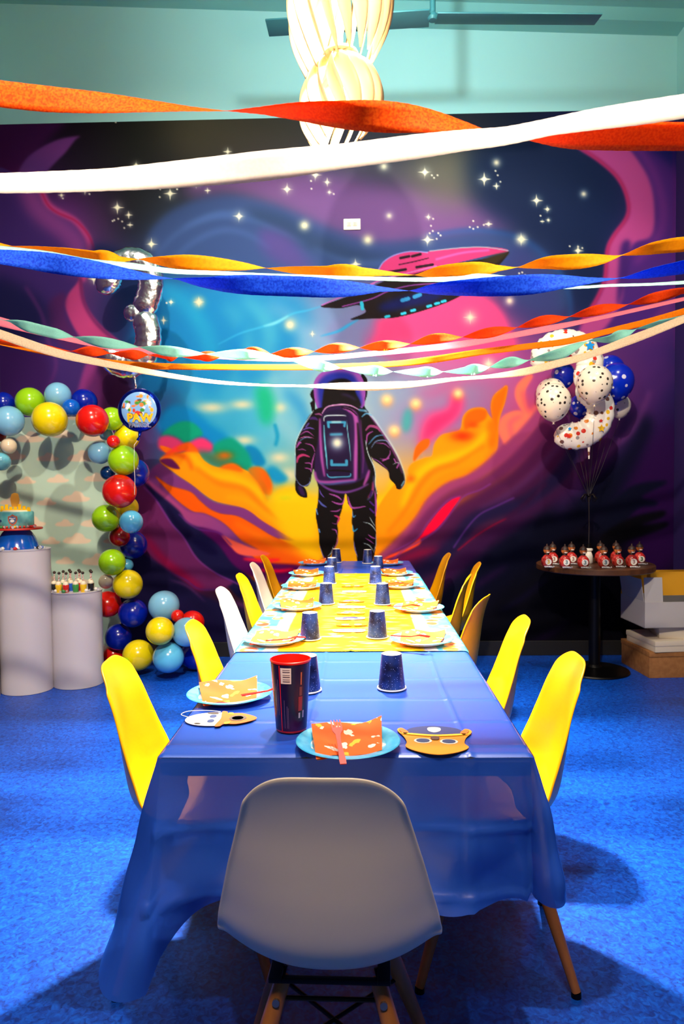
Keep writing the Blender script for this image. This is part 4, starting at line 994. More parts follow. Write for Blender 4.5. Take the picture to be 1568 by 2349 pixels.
def napkin_bm(seed=0, w=0.142, d=0.150):
    """folded napkin: two layers, corners lifting off the plate"""
    r = random.Random(seed); bm = bmesh.new(); n = 14
    a, b, c, e = (r.uniform(0.7, 1.2) for _ in range(4))
    for layer in range(2):
        rows = []
        for i in range(n+1):
            row = []
            for j in range(n+1):
                u, v = i/n*2-1, j/n*2-1
                z = 0.010+0.012*a*max(0, u-0.0)**1.5*(0.55+0.45*v)+0.011*b*max(0, -u)**1.5*(0.6+0.5*v)+0.004*math.sin(u*4+v*3)+0.012*max(0, v-0.3)
                z += 0.006*(1-abs(u))*(v+1)*0.5
                if layer: z -= 0.0035+0.002*abs(u)
                k = 0.97 if layer else 1
                row.append(bm.verts.new((u*w/2*k*(1+0.08*v), v*d/2*k+0.012*u*a, max(z, 0.0095-0.003*layer))))
            rows.append(row)
        for i in range(n):
            for j in range(n): bm.faces.new((rows[i][j], rows[i+1][j], rows[i+1][j+1], rows[i][j+1]))
    return bm
forkm = mat('orange_red_plastic', (222,34,4), 0.3, spec=0.4, transl=0.1)
def fork_bm(L=0.15):
    bm = bmesh.new()
    prof = [(-0.5,0.007),(-0.42,0.0075),(-0.2,0.0055),(0.02,0.0045),(0.14,0.006),(0.20,0.0115),(0.27,0.0125)]
    pts = [(x*L, w) for x, w in prof]
    outline = [(x, w) for x, w in pts]+[(x, -w) for x, w in reversed(pts)]
    prism(bm, outline, 0, 0.0022)
    for k in range(4):
        y = -0.0105+k*0.007
        prism(bm, [(0.26*L, y-0.0019),(0.48*L, y-0.0012),(0.5*L, y),(0.48*L, y+0.0012),(0.26*L, y+0.0019)], 0, 0.0020)
    for v in bm.verts:
        u = v.co.x/L
        v.co.z += 0.010*math.sin(max(0, (u-0.05))*5.5)-0.0*u + (0.004*(0.5-abs(u)) )
    return bm
# plates: pixel of the centre, side/position wording, napkin turn, fork
setting_rows = [
 (798,1700,'at the near end of the table', 3),
 (526,1590,'on the left side, first from the camera', 12),
 (628,1467,'on the left side of the yellow cloth, first row', -6),
 (681,1391,'on the left side of the yellow cloth, second row', 5),
 (692,1345,'on the left side of the yellow cloth, third row', 0),
 (703,1316,'on the left, last row of the yellow cloth', 8),
 (720,1291,'on the left of the far blue cloth', 0),
 (967,1468,'on the right side of the yellow cloth, first row', -10),
 (960,1395,'on the right side of the yellow cloth, second row', -12),
 (915,1343,'on the right side of the yellow cloth, third row', -5),
 (905,1315,'on the right, last row of the yellow cloth', 4),
 (888,1291,'on the right of the far blue cloth', 0)]
pl0 = nk0 = fk0 = None
def cp(o, loc, rz, label, tilt=None):
    c = o.copy(); COL.objects.link(c); c.location = loc; c.rotation_euler = (tilt or 0, 0, rz); c['label'] = label; return c
naps = []
for i, (px, py, w, rot) in enumerate(setting_rows):
    P0 = atz(px, py, 0.757); z = zt(P0.y); loc = Vector((P0.x, P0.y, z+0.001))
    if pl0 is None:
        pl0 = tag(obj('paper_plate', plate_bm(), platem), 'round sky blue paper plate '+w, 'plate', 'sky blue paper plates'); pl0.location = loc
    else: cp(pl0, loc, 0.4*i, 'round sky blue paper plate '+w)
    if i < 3:
        nk = tag(obj('paper_napkin', napkin_bm(i+2), napm, None, 'all'), 'orange printed napkin on the plate '+w, 'napkin', 'orange printed napkins on the plates'); naps.append(nk)
        nk.location = loc+Vector((0,-0.002,0.0005)); nk.rotation_euler.z = math.radians(rot)
    else: nk = cp(naps[i%3], loc+Vector((0,-0.002,0.0005)), math.radians(rot), 'orange printed napkin on the plate '+w)
fk0 = tag(obj('plastic_fork', fork_bm(), forkm), 'orange red plastic fork with upright tines on the plate at the near end', 'fork', 'orange red plastic forks')
f = atz(777, 1690, 0.79); fk0.location = (f.x, f.y, 0.778); fk0.rotation_euler = (0, math.radians(-17), math.radians(99)); fk0.scale = (0.88, 0.88, 0.88)
fork_at = [(612,1592,0.77,28,'on the plate on the left side, first from the camera'),(655,1473,0.768,8,'on the plate left of the yellow cloth, first row'),(940,1462,0.790,-22,'on the plate right of the yellow cloth, first row'),
           (925,1392,0.790,-16,'on the plate right of the yellow cloth, second row'),(895,1340,0.790,-14,'on the plate right of the yellow cloth, third row')]
for px, py, z, a, w in fork_at:
    f = atz(px, py, z); cp(fk0, (f.x, f.y, max(z, 0.775)), math.radians(a), 'orange red plastic fork lying '+w, 0)
# cups upside down
gal = mat('galaxy_print_paper', (16,20,70), 0.4)
nt = gal.node_tree; tcg = nt.nodes.new('ShaderNodeTexCoord'); ng = nt.nodes.new('ShaderNodeTexNoise'); ng.inputs['Scale'].default_value = 22; ng.inputs['Detail'].default_value = 5
vg = nt.nodes.new('ShaderNodeTexVoronoi'); vg.inputs['Scale'].default_value = 170
nt.links.new(tcg.outputs['Object'], ng.inputs['Vector']); nt.links.new(tcg.outputs['Object'], vg.inputs['Vector'])
rg = nt.nodes.new('ShaderNodeValToRGB'); nt.links.new(ng.outputs[0], rg.inputs[0])
rg.color_ramp.elements[0].position = 0.35; rg.color_ramp.elements[0].color = rgb(8,12,50); rg.color_ramp.elements[1].position = 0.75; rg.color_ramp.elements[1].color = rgb(40,74,160)
lg_ = nt.nodes.new('ShaderNodeMath'); lg_.operation = 'LESS_THAN'; lg_.inputs[1].default_value = 0.16; nt.links.new(vg.outputs['Distance'], lg_.inputs[0])
mg = nt.nodes.new('ShaderNodeMix'); mg.data_type = 'RGBA'; nt.links.new(lg_.outputs[0], mg.inputs[0]); nt.links.new(rg.outputs[0], mg.inputs[6]); mg.inputs[7].default_value = rgb(150,160,225)
nt.links.new(mg.outputs[2], nt.nodes['Principled BSDF'].inputs['Base Color'])
whitep = mat('white_paper', (238,234,226), 0.55)
def make_cup(label):
    t = thing('paper_cup', label, 'cup', (0,0,0), 0, 'upside down galaxy print paper cups')
    bm = bmesh.new(); lathe(bm, [(0.0362,0.003),(0.0355,0.006),(0.0268,0.092),(0.0262,0.0935)], 36); obj('wall', bm, gal, t)
    bm = bmesh.new(); lathe(bm, [(0.0345,0.0),(0.0385,0.0005),(0.0392,0.0025),(0.0382,0.0045),(0.0362,0.0040)], 36); obj('rim', bm, whitep, t)
    bm = bmesh.new(); lathe(bm, [(0.0262,0.0935),(0.0252,0.0940),(0.0248,0.088),(0,0.088)], 36); obj('base', bm, whitep, t)
    return t
cups = [(898,1576,'on the near blue cloth, right of the big red cup'),(704,1581,'on the near blue cloth, half hidden behind the big red cup'),(711,1466,'in the left row on the yellow cloth, first from the camera'),(865,1462,'in the right row on the yellow cloth, first from the camera'),
        (748,1385,'in the left row on the yellow cloth, second from the camera'),(877,1386,'in the right row on the yellow cloth, second from the camera'),(755,1339,'in the left row on the yellow cloth, third from the camera'),(861,1339,'in the right row on the yellow cloth, third from the camera'),
        (761,1313,'on the left of the far blue cloth, nearer one'),(867,1309,'on the right of the far blue cloth, nearer one'),(771,1289,'on the left of the far blue cloth at the table end'),(843,1291,'on the right of the far blue cloth at the table end')]
c0 = None
for i, (px, py, w) in enumerate(cups):
    P0 = atz(px, py, zt(3)); P0.z = zt(P0.y)+0.0005
    lb = 'upturned starry blue cup '+w
    if c0 is None: c0 = make_cup(lb); c0.location = P0
    else: dup(c0, P0, 0.9*i, lb)
# big souvenir cup
P0 = atz(668, 1672, ZT); 
t = thing('plastic_tumbler', 'tall dark purple tumbler with red rim and barcode label near the front', 'tumbler', (P0.x, P0.y, ZT+0.0005))
red = mat('red_plastic', (224,22,10), 0.3, spec=0.6)
pur = mat('dark_purple_print', (26,10,50), 0.3, noise=(9,(86,24,84),0.5,0.8))
def rt(z): return 0.0335+(0.0440-0.0335)*z/0.158
bm = bmesh.new(); lathe(bm, [(0,0.0),(0.0325,0.0),(rt(0)+0.0004,0.002),(rt(0.004)+0.0004,0.004),(rt(0.153),0.153),(rt(0.154)+0.0016,0.1545),(rt(0.158)+0.0016,0.158),(rt(0.158)-0.0012,0.1588),(rt(0.150)-0.0018,0.150),(rt(0.01)-0.002,0.006),(0,0.006)], 48); body = obj('cup_body', bm, red, t)
bm = bmesh.new(); lathe(bm, [(rt(0.005)+0.0006,0.005),(rt(0.152)+0.0006,0.152)], 48); obj('printed_sleeve', bm, pur, t)
def sleeve_patch(name, a0, a1, z0, z1, m, par, off=0.0011, n=8):
    bm = bmesh.new(); rows = []
    for j in range(2):
        z = (z0, z1)[j]
        rows.append([bm.verts.new(((rt(z)+off)*math.sin(a0+(a1-a0)*i/n), -(rt(z)+off)*math.cos(a0+(a1-a0)*i/n), z)) for i in range(n+1)])
    for i in range(n): bm.faces.new((rows[0][i], rows[0][i+1], rows[1][i+1], rows[1][i]))
    return obj(name, bm, m, par)
rad = math.radians
sleeve_patch('seam_stripe', rad(-30), rad(-27), 0.004, 0.152, red, t)
bl = sleeve_patch('barcode_label', rad(-25), rad(7), 0.112, 0.147, mat('pale_pink_label', (222,196,190), 0.6), t)
for k, zz in enumerate((0.116,0.121,0.126,0.131,0.137,0.142)): sleeve_patch('barcode_line', rad(-18), rad(3), zz, zz+(0.0012 if k%2 else 0.0022), mat('print_grey', (90,70,80), 0.6), bl, 0.0014)
for k, (a, z0, z1) in enumerate(((-38,0.04,0.12),(-44,0.05,0.11),(-17,0.012,0.075),(-8,0.012,0.062),(-4,0.012,0.058))):
    sleeve_patch('printed_text_line', rad(a), rad(a+1.0), z0, z1, mat('print_mauve', (130,96,140), 0.6), t)
for k, (a, b, z0, z1, c) in enumerate(((30,44,0.050,0.082,(150,40,50)),(33,42,0.084,0.104,(120,60,60)),(36,40,0.108,0.136,(196,96,60)),(31,37,0.034,0.046,(190,175,200)),(46,52,0.034,0.050,(160,140,190)),(-66,-58,0.05,0.09,(200,120,50)))):
    sleeve_patch('printed_swoosh', rad(a), rad(b), z0, z1, mat('print_swoosh_%s' % 'abcdef'[k], c, 0.5), t)

# party masks of card (plain eye masks)
def mask(label, loc, rz, outline, face, band, bandc, trimc, eyes, extra=(), group='card party masks', s=1.0, ys=1.0):
    t = thing('party_mask', label, 'mask', loc, rz, group)
    def pr(name, pts, z0, z1, m, par, sm=True):
        P = cr(pts, True, 6) if sm else pts
        P = [(a, b*ys) for a, b in P]
        bm = bmesh.new(); prism(bm, [(a*s, b*s) for a, b in P], z0, z1); return obj(name, bm, m, par)
    fo = pr('face_card', outline, 0, 0.0012, face, t)
    if band: pr('hat_band', band, 0.0013, 0.0022, bandc, t)
    for k, (pts, m, nm) in enumerate(extra): pr(nm, pts, 0.0023, 0.0030, m, t)
    for ex, ey, rx, ry in eyes:
        for q_, (sc, z0, m) in enumerate(((1.35, 0.0013, whitep), (1.0, 0.0021, mat('eye_hole_shade', (52,72,130), 0.6)))):
            pr('eye_ring' if q_ == 0 else 'eye_hole', [(ex+rx*sc*math.cos(a*math.pi/6), ey+ry*sc*math.sin(a*math.pi/6)) for a in range(12)], z0, z0+0.0008, m, fo)
    return t
mus = mat('mustard_card', (242,150,12), 0.5); brown = mat('brown_card', (92,58,40), 0.5); bluec = mat('blue_card', (16,44,112), 0.5); yel = mat('yellow_card', (250,196,40), 0.5); orc = mat('orange_card', (240,110,24), 0.5); grc = mat('grey_card', (96,84,78), 0.5)
P0 = atz(998, 1702, ZT)
mk = mask('mustard and brown card eye mask with a blue cap band beside the near plate', (P0.x, P0.y, ZT+0.001), rad(-3),
     [(-0.066,0.018),(-0.080,0.048),(-0.070,0.058),(-0.050,0.040),(0,0.036),(0.050,0.040),(0.070,0.058),(0.082,0.045),(0.066,0.016),(0.060,-0.008),(0.066,-0.026),(0.040,-0.046),(0,-0.056),(-0.040,-0.044),(-0.062,-0.026),(-0.060,-0.006)], mus,
     [(-0.062,0.030),(-0.040,0.026),(0,0.024),(0.042,0.026),(0.062,0.030),(0.052,0.056),(0,0.068),(-0.050,0.056)], bluec, yel,
     [(-0.026,-0.001,0.014,0.008),(0.028,-0.003,0.014,0.008)],
     [([(-0.064,0.026),(0,0.018),(0.064,0.026),(0.064,0.032),(0,0.025),(-0.064,0.032)], yel, 'cap_trim'),
      ([(-0.013,0.056),(0,0.060),(0.014,0.056),(0.013,0.043),(0,0.036),(-0.012,0.043)], whitep, 'cap_badge'),
      ([(-0.008,0.017),(0.008,0.017),(0.007,0.004),(-0.007,0.004)], brown, 'brow_patch'),
      ([(-0.076,0.046),(-0.069,0.052),(-0.056,0.036),(-0.064,0.026)], orc, 'side_tab'),
      ([(0.076,0.046),(0.069,0.052),(0.056,0.036),(0.064,0.026)], orc, 'side_tab')], ys=1.35)
P0 = atz(508, 1651, ZT)
mk = mask('white card eye mask with an orange helmet lying below the left plate', (P0.x, P0.y, ZT+0.001), rad(-88),
     [(0.0,0.02),(-0.038,0.012),(-0.048,-0.02),(-0.040,-0.055),(-0.018,-0.080),(0.012,-0.082),(0.036,-0.060),(0.046,-0.025),(0.040,0.008)], whitep,
     [(-0.050,0.006),(-0.036,0.012),(-0.038,0.040),(-0.018,0.070),(0,0.082),(0.018,0.072),(0.038,0.042),(0.038,0.012),(0.052,0.004),(0.050,-0.008),(0,-0.002),(-0.050,-0.006)], orc, yel,
     [(-0.016,-0.022,0.011,0.008),(0.018,-0.022,0.011,0.008)],
     [([(-0.016,0.026),(0,0.018),(0.016,0.026),(0.018,0.046),(0,0.058),(-0.018,0.046)], grc, 'helmet_badge'),
      ([(-0.011,0.030),(0,0.024),(0.011,0.030),(0.012,0.044),(0,0.051),(-0.012,0.044)], whitep, 'badge_centre'),
      ([(-0.040,0.012),(-0.028,0.013),(-0.026,0.024),(-0.038,0.022)], yel, 'helmet_trim'), ([(0.040,0.012),(0.028,0.013),(0.026,0.024),(0.038,0.022)], yel, 'helmet_trim'),
      ([(-0.044,-0.020),(-0.036,-0.012),(-0.036,-0.030),(-0.042,-0.040)], grc, 'spot'), ([(0.030,-0.050),(0.036,-0.042),(0.034,-0.058)], grc, 'spot')])
bm = bmesh.new(); tube(bm, cr([(-0.012,-0.075,0.001),(-0.030,-0.100,0.003),(-0.055,-0.085,0.003),(-0.060,-0.040,0.002),(-0.050,-0.010,0.002)], False, 6).tolist(), 0.0009, 6)
obj('elastic_string', bm, whitep, mk)
# masks laid down the middle of the printed cloth
rr = random.Random(11)
cols = [(whitep,'white'), (mus,'mustard'), (whitep,'white'), (yel,'yellow'), (whitep,'white'), (orc,'orange'), (whitep,'white'), (mus,'mustard')]
for k, (px, py) in enumerate(((800,1448),(806,1434),(803,1420),(804,1407),(806,1394),(806,1380),(812,1358),(808,1345))):
    P0 = atz(px, py, ZY); pos = ['first','second','third','fourth','fifth','sixth','seventh','eighth'][k]
    m_ = cols[k][0]
    mask('%s card eye mask, %s from the camera in the centre row on the yellow cloth' % (cols[k][1], pos), (P0.x, P0.y, ZY+0.0015), rad(rr.uniform(-8, 8)),
         [(-0.060,0.006),(-0.052,0.024),(0,0.028),(0.052,0.024),(0.060,0.006),(0.050,-0.018),(0,-0.024),(-0.050,-0.018)], m_,
         [(-0.030,0.012),(0,0.010),(0.030,0.012),(0.022,0.024),(0,0.028),(-0.022,0.024)] if k % 3 != 1 else None, mat('violet_card', (92,72,190), 0.5), yel,
         [(-0.024,-0.002,0.011,0.006),(0.024,-0.002,0.011,0.006)])

# ------------------------------------------------------------------ pendant lamp
lampc = at(782, 200, PEND.y)
shade = mat('cream_lamp_slat', (216,194,150), 0.5, transl=0.10)
t = thing('pendant_lamp', 'large cream pendant lamp of curved slats in two tiers above the table', 'pendant lamp', (lampc.x, PEND.y, 0))
CZ_ = ceil_z(lampc.x)
bm = bmesh.new(); tube(bm, [(0,0,2.80),(0,0,CZ_)], 0.010, 10); lathe(bm, [(0,CZ_),(0.06,CZ_),(0.055,CZ_-0.025),(0.0,CZ_-0.03)], 24); obj('stem', bm, mat('white_metal', (230,228,220), 0.4), t)
def tier(zt_, zb_, R, n, seed, wmax):
    bm = bmesh.new(); lathe(bm, [(0.0,zt_+0.012),(0.07,zt_+0.012),(0.075,zt_),(0.0,zt_)], 24); obj('tier_disc', bm, _M['white_metal'], t)
    for k in range(n):
        a0 = 2*math.pi*k/n+seed; bm = bmesh.new(); rows = []; N = 20
        drop = 0.05*math.sin(a0*1.0-0.6)
        for i in range(N+1):
            u = i/N; ang = a0+0.85*u
            r = R*(0.30+0.70*math.sin(min(1, u*1.55)*math.pi/2)**0.9) if u < 0.645 else R*(1.0-0.30*((u-0.645)/0.355)**2)
            z = zt_-(zt_-zb_+drop)*u
            hw = wmax*min(1, (0.25+u*4))*max(0.02, 1-u**2.4)**0.8
            ra = Vector((math.cos(ang), math.sin(ang), 0)); ta = Vector((-math.sin(ang), math.cos(ang), 0))
            wd = ta*math.cos(rad(50))+ra*math.sin(rad(50))
            row = []
            for j in range(5):
                v = (j-2)/2
                row.append(bm.verts.new(ra*r+wd*(v*hw)+ra*(-0.010*v*v)+Vector((0,0,z))))
            rows.append(row)
        for i in range(N):
            for j in range(4): bm.faces.new((rows[i][j], rows[i][j+1], rows[i+1][j+1], rows[i+1][j]))
        o = obj('slat', bm, shade, t, 'all'); s_ = o.modifiers.new('th', 'SOLIDIFY'); s_.thickness = 0.0025
tier(3.62, 2.99, 0.196, 17, 0.1, 0.060)
tier(3.05, 2.71, 0.156, 15, 0.3, 0.052)
bulbm = mat('warm_bulb_glass', (255,240,210), 0.3, emit=((255,214,150), 8))
for z in (3.30, 2.93):
    bm = bmesh.new(); bmesh.ops.create_uvsphere(bm, u_segments=20, v_segments=12, radius=0.04, matrix=Matrix.Translation((0,0,z))); obj('bulb', bm, bulbm, t)
    lamp('pendant_glow', 'POINT', (lampc.x+0.07, PEND.y-0.03, z-0.08), 42, WARM, 0.04)
# ------------------------------------------------------------------ streamers
def streamer(name, label, Y, Wd, pts, col, col2=None, group='crepe paper streamers strung across the room', sag=0.0, rough=0.7, nscale=220, tl=0.45):
    """pts: (px, top, bottom[, 'x' = twist crossing])"""
    A = np.array([(a[0], (a[1]+a[2])/2, (a[2]-a[1])/2) for a in pts], float); cross = [len(a) > 3 for a in pts]
    n = len(pts); per = 10
    # signed sine of the twist angle, unwrapped lobe by lobe
    s = np.clip(A[:,2]*Y/F/(Wd/2), 0.0, 1.0)
    th = np.zeros(n); k = 0; i = 0
    idx = [j for j in range(n) if cross[j]]
    bounds = [-1]+idx+[n]
    for b in range(len(bounds)-1):
        lo, hi = bounds[b], bounds[b+1]
        js = [j for j in range(max(lo, 0), min(hi, n-1)+1)]
        inner = [j for j in js if j != lo and j != hi]
        base = math.pi*b
        if lo >= 0: th[lo] = base
        if not inner: continue
        mxj = max(inner, key=lambda j: s[j])
        leftopen, rightopen = lo < 0, hi >= n
        for j in inner:
            a = math.asin(max(0.05, s[j]))
            if leftopen and not rightopen: a2 = math.pi-a
            elif rightopen and not leftopen: a2 = a
            elif leftopen and rightopen: a2 = math.pi-a
            else: a2 = a if j <= mxj and (j < mxj or s[j] < 0.999 and False) else (math.pi-a if j > mxj else math.pi/2 if s[j] > 0.85 else a)
            th[j] = base+a2
    Q = cr(np.column_stack([A[:,0], A[:,1]]), False, per)
    tt = np.linspace(0, n-1, len(Q)); TH_ = np.interp(tt, range(n), th)
    C = [at(x, y, Y) for x, y in Q]
    # carry the ribbon on to the side walls
    def ext(c0, c1, xw, m=30):
        sl = (c0.z-c1.z)/(c0.x-c1.x); out = []
        for j in range(1, m+1):
            x = c0.x+(xw-c0.x)*j/m; d = x-c0.x; out.append(Vector((x, Y, c0.z+sl*d+0.02*d*d)))
        return out
    Lx = ext(C[0], C[6], XL+0.002); Rx = ext(C[-1], C[-7], XR-0.002)
    nl, nr = len(Lx), len(Rx)
    C = Lx[::-1]+C+Rx
    TH_ = np.r_[TH_[0]-np.linspace(1, 0, nl)*0.6, TH_, TH_[-1]+np.linspace(0, 1, nr)*0.6]
    bm = bmesh.new(); rows = []; dv = (C[nl]-Vector((0,0,CAMZ))).normalized()
    for j, c in enumerate(C):
        t_ = (C[min(j+1, len(C)-1)]-C[max(j-1, 0)]).normalized()
        dv = (c-Vector((0,0,CAMZ))).normalized() if -0.2 < j-nl < len(C)-nl-nr+0.2 else dv; up = t_.cross(-dv).normalized(); up = up if up.z > 0 else -up; bk = t_.cross(up)
        w = up*math.sin(TH_[j])+bk*math.cos(TH_[j])
        rows.append([bm.verts.new(c+w*(Wd/2*v)+up*0.0002*math.sin(j*2.3+v)) for v in (-1, -0.5, 0, 0.5, 1)])
    for j in range(len(rows)-1):
        for q_ in range(4): bm.faces.new((rows[j][q_], rows[j][q_+1], rows[j+1][q_+1], rows[j+1][q_]))
    M = mat('crepe_'+name, col, rough, spec=0.2, noise=(nscale, col2 or tuple(int(c*0.86) for c in col), 0.4, 0.62), transl=tl, bump=(500, 0.15, 0.0004))
    o = obj('paper_streamer', bm, M, None, 'all'); s_ = o.modifiers.new('th', 'SOLIDIFY'); s_.thickness = 0.0004
    return tag(o, label, 'streamer', group)
X = 'x'
streamer('orange', 'wide deep orange crepe streamer, topmost, crossing in front of the pendant lamp', 1.203, 0.046,
 [(-40,183,238),(100,200,253),(220,214,257),(330,230,256),(430,245,255),(520,254,256,X),(600,247,262),(690,238,276),(780,236,291),(870,238,297),(960,248,300),(1050,275,300),(1115,296,299,X),(1180,296,311),(1260,299,330),(1340,288,340),(1450,285,342),(1610,285,342)], (255,116,8), (224,66,0), nscale=260)
streamer('white', 'wide white crepe streamer sweeping up to the right just below the orange one', 1.130, 0.044,
 [(-40,401,441),(100,396,440),(250,389,435),(400,373,428),(600,350,412),(784,333,384),(950,312,362),(1060,301,344),(1160,293,330),(1260,274,309),(1360,253,296),(1460,236,284),(1610,213,262)], (252,246,236), (248,238,226))
streamer('blue', 'royal blue crepe streamer twisting below the amber one', 1.667, 0.045,
 [(-40,572,597),(60,576,615),(130,582,629),(220,600,638),(290,617,642),(350,632,642),(400,640,641,X),(480,637,663),(600,631,678),(700,635,681),(790,644,680),(870,657,669),(938,666,667,X),(1000,650,675),(1080,641,678),(1190,633,676),(1280,631,663),(1350,636,650),(1420,637,638,X),(1490,616,637),(1610,588,622)], (34,100,240), (8,60,200), nscale=200)
streamer('amber', 'amber yellow crepe streamer twisting across above the blue one', 2.246, 0.045,
 [(-40,548,572),(25,565,566,X),(90,566,578),(160,570,590),(220,577,599),(270,588,603),(318,595,596,X),(380,588,612),(440,586,618),(500,592,620),(560,603,620),(610,615,616,X),(670,612,627),(750,611,634),(830,614,634),(890,622,632),(950,630,631,X),(1010,610,636),(1080,602,635),(1140,608,622),(1187,612,613,X),(1250,590,616),(1310,584,618),(1375,583,606),(1425,584,585,X),(1490,558,583),(1550,546,578),(1610,542,574)], (252,178,0), (240,158,0), nscale=120)
streamer('pale_mint', 'thin pale mint streamer seen nearly edge on between the amber and blue ones', 1.993, 0.040,
 [(-40,560,568),(100,575,583),(200,593,602),(300,603,617),(400,617,628),(500,622,631),(600,627,633),(750,632,640),(850,635,643),(950,637,646),(1050,634,646),(1100,628,641),(1180,636,648),(1260,650,661),(1330,656,662),(1400,652,658),(1500,649,655),(1610,641,650)], (190,240,225))
streamer('pink', 'pink crepe streamer hanging flat behind the twisted mint one', 3.333, 0.044,
 [(-40,716,738),(60,745,762),(150,768,782),(250,787,802),(340,797,811),(430,808,818),(530,815,825),(650,818,829),(750,815,826),(850,806,817),(950,796,808),(1050,783,799),(1150,768,780),(1250,748,762),(1350,730,739),(1450,708,717),(1610,672,680)], (248,150,170), (240,130,156))
streamer('red_orange', 'red orange crepe streamer with tight twists rising to the right', 3.116, 0.044,
 [(-40,770,782),(40,784,796),(100,790,802),(165,806,807,X),(210,796,816),(252,811,812,X),(292,804,823),(340,815,816,X),(378,810,824),(412,818,819,X),(458,810,826),(512,815,816,X),(565,800,812),(620,812,813,X),(672,799,819),(720,806,807,X),(772,788,809),(825,797,798,X),(882,783,803),(940,788,789,X),(1000,764,789),(1060,772,773,X),(1122,750,776),(1185,750,751,X),(1245,723,749),(1305,725,726,X),(1370,699,724),(1440,697,698,X),(1505,668,696),(1565,661,674),(1610,650,668)], (244,84,10), (226,62,0))
streamer('orange_flat', 'plain bright orange crepe streamer hanging untwisted', 3.188, 0.030,
 [(-40,774,782),(60,797,805),(140,812,821),(220,821,835),(300,829,845),(400,834,848),(550,836,849),(700,836,849),(820,833,846),(920,827,840),(1000,816,832),(1100,801,815),(1200,789,803),(1300,776,790),(1400,752,765),(1500,727,742),(1610,692,712)], (252,146,0))
streamer('mint', 'mint green crepe streamer twisting along the lowest swag', 2.971, 0.044,
 [(-40,722,729),(15,736,737,X),(70,738,764),(120,750,777),(170,774,775,X),(240,772,800),(320,797,798,X),(390,794,818),(470,812,813,X),(530,803,823),(590,806,824),(655,822,823,X),(715,828,846),(780,844,845,X),(840,840,859),(900,852,853,X),(960,844,863),(1015,852,853,X),(1065,842,858),(1122,841,842,X),(1170,820,842),(1212,825,826,X),(1285,798,824),(1345,782,783,X),(1400,768,786),(1455,755,756,X),(1510,735,752),(1560,725,736),(1610,708,718)], (150,216,204), (136,204,192))
streamer('beige', 'beige crepe streamer, the lowest swag in front of the astronaut', 2.898, 0.040,
 [(-40,742,762),(60,777,798),(140,803,822),(220,822,838),(300,838,853),(400,858,869),(500,873,881),(600,881,886),(700,883,888),(780,878,894),(860,876,896),(950,874,888),(1040,866,874),(1120,860,868),(1200,845,862),(1280,825,842),(1350,807,822),(1450,768,788),(1530,738,756),(1610,706,722)], (236,214,184))

# ------------------------------------------------------------------ cloud backdrop with balloon garland
bYd = 5.246
bt = at(60, 957, bYd); br = at(268, 1100, bYd)
q = Paint(-0.02, -0.02, 1.2, 1.9, (192, 220, 200), 420)
rr = random.Random(4)
def cloudp(x, y, s_):
    pts = [(x-s_, y), (x-s_*0.75, y-s_*0.28), (x-s_*0.35, y-s_*0.36), (x-s_*0.05, y-s_*0.62), (x+s_*0.4, y-s_*0.52), (x+s_*0.6, y-s_*0.25), (x+s_, y-s_*0.12), (x+s_*0.7, y+s_*0.12), (x-s_*0.5, y+s_*0.14)]
    q.poly(pts, (240, 216, 188), 0.004)
for r_ in range(12):
    for c_ in range(5):
        cloudp(0.10+c_*0.25+(r_%2)*0.12+rr.uniform(-.03,.03), 0.06+r_*0.155+rr.uniform(-.02,.02), rr.uniform(0.07,0.115))
bw_, bh_ = br.x-(XL+0.02), bt.z
nx2, nz2 = 220, 400
uu, vv = np.meshgrid(np.linspace(0, 1, nx2), np.linspace(0, 1, nz2))
Rr = 0.22
xw = uu*bw_; zw = vv*bh_
# rounded top right corner
lim = np.where(zw > bh_-Rr, bw_-Rr+np.sqrt(np.maximum(0, Rr**2-(zw-(bh_-Rr))**2)), bw_)
xw = uu*lim
t = thing('cloud_backdrop', 'pale mint backdrop board printed with small beige clouds behind the pedestals', 'backdrop', (XL+0.02, bYd, 0))
V = np.stack([xw, np.zeros_like(xw), zw], -1)[:, ::-1]
f_ = grid_mesh('printed_face', V, q.sample(xw, 1.86-zw)[:, ::-1], vmat('cloud_print', 0.6, 0.3), t)
bm = bmesh.new()
arc = [(0,0),(bw_,0)]+[(bw_-Rr+Rr*math.cos(a*math.pi/16), bh_-Rr+Rr*math.sin(a*math.pi/16)) for a in range(9)]+[(0,bh_)]
vs = prism(bm, arc, 0, 0.02)
for v in vs: v.co = Vector((v.co.x, 0.0015+v.co.z, v.co.y))
obj('board', bm, whitep, t, False)
V = None

BC = {'lime': (150,208,10), 'yellow': (240,216,0), 'light blue': (126,190,226), 'sky blue': (86,178,220), 'dark blue': (0,28,160), 'medium blue': (0,92,206), 'red': (216,22,8), 'dark red': (150,6,10), 'cream': (226,208,176), 'navy': (0,50,110), 'pale aqua': (110,196,220)}
_bal = {}
def balloon_mesh(c):
    if c in _bal: return _bal[c]
    bm = bmesh.new(); prof = [(0, 1.0)]
    for k in range(1, 20):
        a = math.pi*k/20; r = math.sin(a); z = math.cos(a)
        if z < 0: z *= 1+0.10*(-z)**2; 
        prof.append((r*(1.0 if z > 0 else 1-0.04*abs(z)), z))
    prof += [(0.05,-1.10),(0.035,-1.13),(0.07,-1.18),(0.05,-1.20),(0,-1.19)]
    lathe(bm, prof, 36)
    M = mat('latex_'+c.replace(' ', '_'), BC[c], 0.22, spec=0.5, coat=0.35)
    me = bpy.data.meshes.new('balloon'); bmesh.ops.recalc_face_normals(bm, faces=bm.faces); bm.to_mesh(me); bm.free(); me.materials.append(M)
    me.polygons.foreach_set('use_smooth', [True]*len(me.polygons)); _bal[c] = me
    return me
